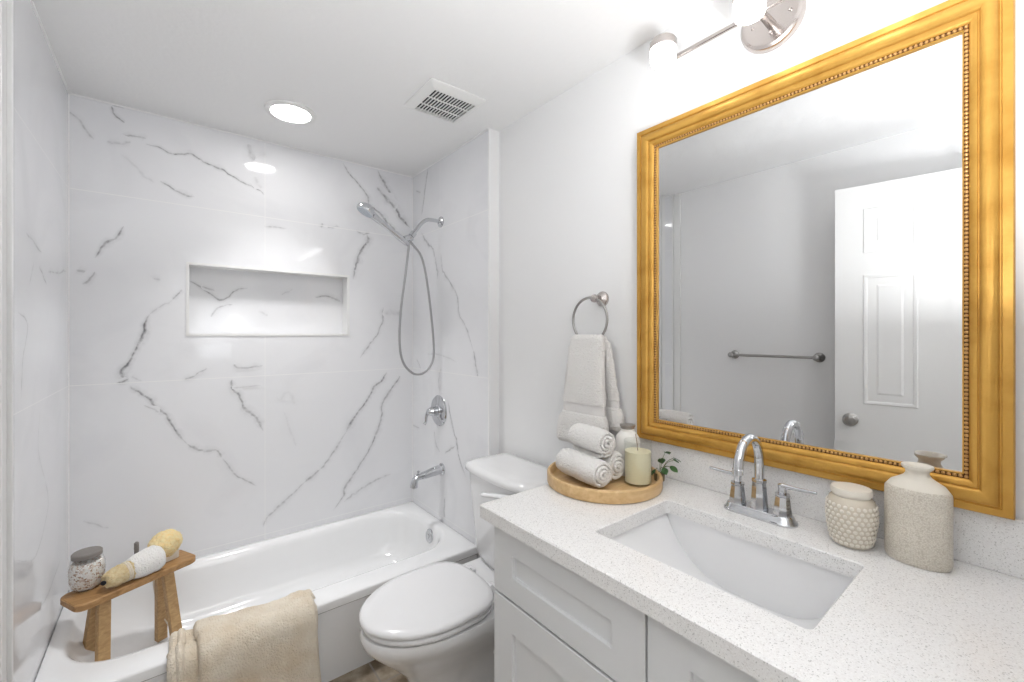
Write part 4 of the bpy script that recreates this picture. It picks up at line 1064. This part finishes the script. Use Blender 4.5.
tube(bm, [s0 + Vv * .028 + Vector((0, 0, .010)), bp(.108, .072, BZ + .004), bp(.108, .080, BZ - .02), bp(.098, .070, .34), bp(.106, .050, .25), bp(.128, .035, .175), bp(.140, .030, .160), bp(.150, .036, .18), bp(.138, .056, .24), bp(.124, .070, .34), bp(.118, .082, BZ - .02), bp(.118, .074, BZ + .004), s0 + Vv * .028 + U * .01 + Vector((0, 0, .010))], .0026, 8, 6)
obj('hanging_cord', bm, m_cord, t)

# ------------------------------------------------------------------ cream towel over the tub rim
t = thing('bath_towel', 'thick cream bath towel draped over the front rim of the bathtub', 'towel', (.22, 1.76, .05))
def drape(x0, x1, off, zin, zout, th_, nx=60, seed=0, bulge=0.0):
    path = [(1.888, ZT + .001), (1.880, ZT + .002), (1.85, ZT + .002), (1.80, ZT + .002), (1.782, ZT + .002), (1.764, ZT + .002), (1.752, ZT - .020), (1.748, ZT - .07), (1.748, .18), (1.748, zout)]
    pp = smoothpath([(a, b, 0) for a, b in path], 6)
    bm = B(); rows = []
    for j, p in enumerate(pp):
        d = (pp[min(j + 1, len(pp) - 1)] - pp[max(j - 1, 0)]).normalized(); nrm = Vector((-d.y, d.x, 0))
        if j > 0 and nrm.dot(Vector((p.x - 1.84, p.y - .15, 0))) < 0: nrm = -nrm
        row = []
        for i in range(nx + 1):
            f = i / nx; x = x0 + (x1 - x0) * f
            hang = max(0, (ZT - p.y)) * 1.0
            e0 = min(1, j / 5)
            wv = .5 + .5 * math.sin(x * 52 + seed + .6 * math.sin(x * 17 + seed)); lump = noise.noise(Vector((x * 9, p.x * 9, p.y * 7 + seed)))
            o_ = off * e0 + .004 + .011 * wv * min(1, hang * 5 + .25) + .009 * (lump + .5) + bulge * math.exp(-((x - .40) / .05) ** 2)
            sk_ = .015 * (noise.noise(Vector((p.y * 5, seed, x * 2)))) if p.x < 1.8 else 0
            o_ = max(o_, .002)
            edge = min(f, 1 - f) * (x1 - x0)
            if edge < .012: o_ = max(.002, o_ - (1 - edge / .012) ** 2 * .010)
            yy = p.x if p.x < 1.775 else 1.775 + (p.x - 1.775) * (1 - 1.5 * max(0, x) ** 1.1)
            row.append((Vector((x + sk_, yy + nrm.x * o_, p.y + nrm.y * o_)), Vector((0, nrm.x, nrm.y))))
        rows.append(row)
    top = [[bm.verts.new(a + b * th_ * (0.25 if i in (0, nx) else (.8 if i in (1, nx - 1) else 1))) for i, (a, b) in enumerate(r)] for r in rows]
    bot = [[bm.verts.new(a) for a, b in r] for r in rows]
    for A_, B_ in ((top[j], top[j + 1]) for j in range(len(top) - 1)):
        for i in range(nx): bm.faces.new((A_[i], A_[i + 1], B_[i + 1], B_[i]))
    for A_, B_ in ((bot[j], bot[j + 1]) for j in range(len(bot) - 1)):
        for i in range(nx): bm.faces.new((A_[i], B_[i], B_[i + 1], A_[i + 1]))
    for j in range(len(top) - 1):
        for i in (0, nx): bm.faces.new((top[j][i], top[j + 1][i], bot[j + 1][i], bot[j][i]))
    for i in range(nx):
        for j in (0, len(top) - 1): bm.faces.new((top[j][i], top[j][i + 1], bot[j][i + 1], bot[j][i]))
    return bm
bm = drape(.005, .445, 0, .235, .045, .010, seed=1.0); jitter(bm, .0025, 55); obj('under_layer', bm, m_beige, t, angle=80)
bm = drape(.072, .450, .017, .25, .035, .013, seed=2.4, bulge=.010); jitter(bm, .003, 55, 2); obj('upper_layer', bm, m_beige, t, angle=80)
bm = drape(.026, .050, .015, .24, .04, .006, nx=8, seed=4.0); obj('folded_hem', bm, m_beige, t, angle=80)
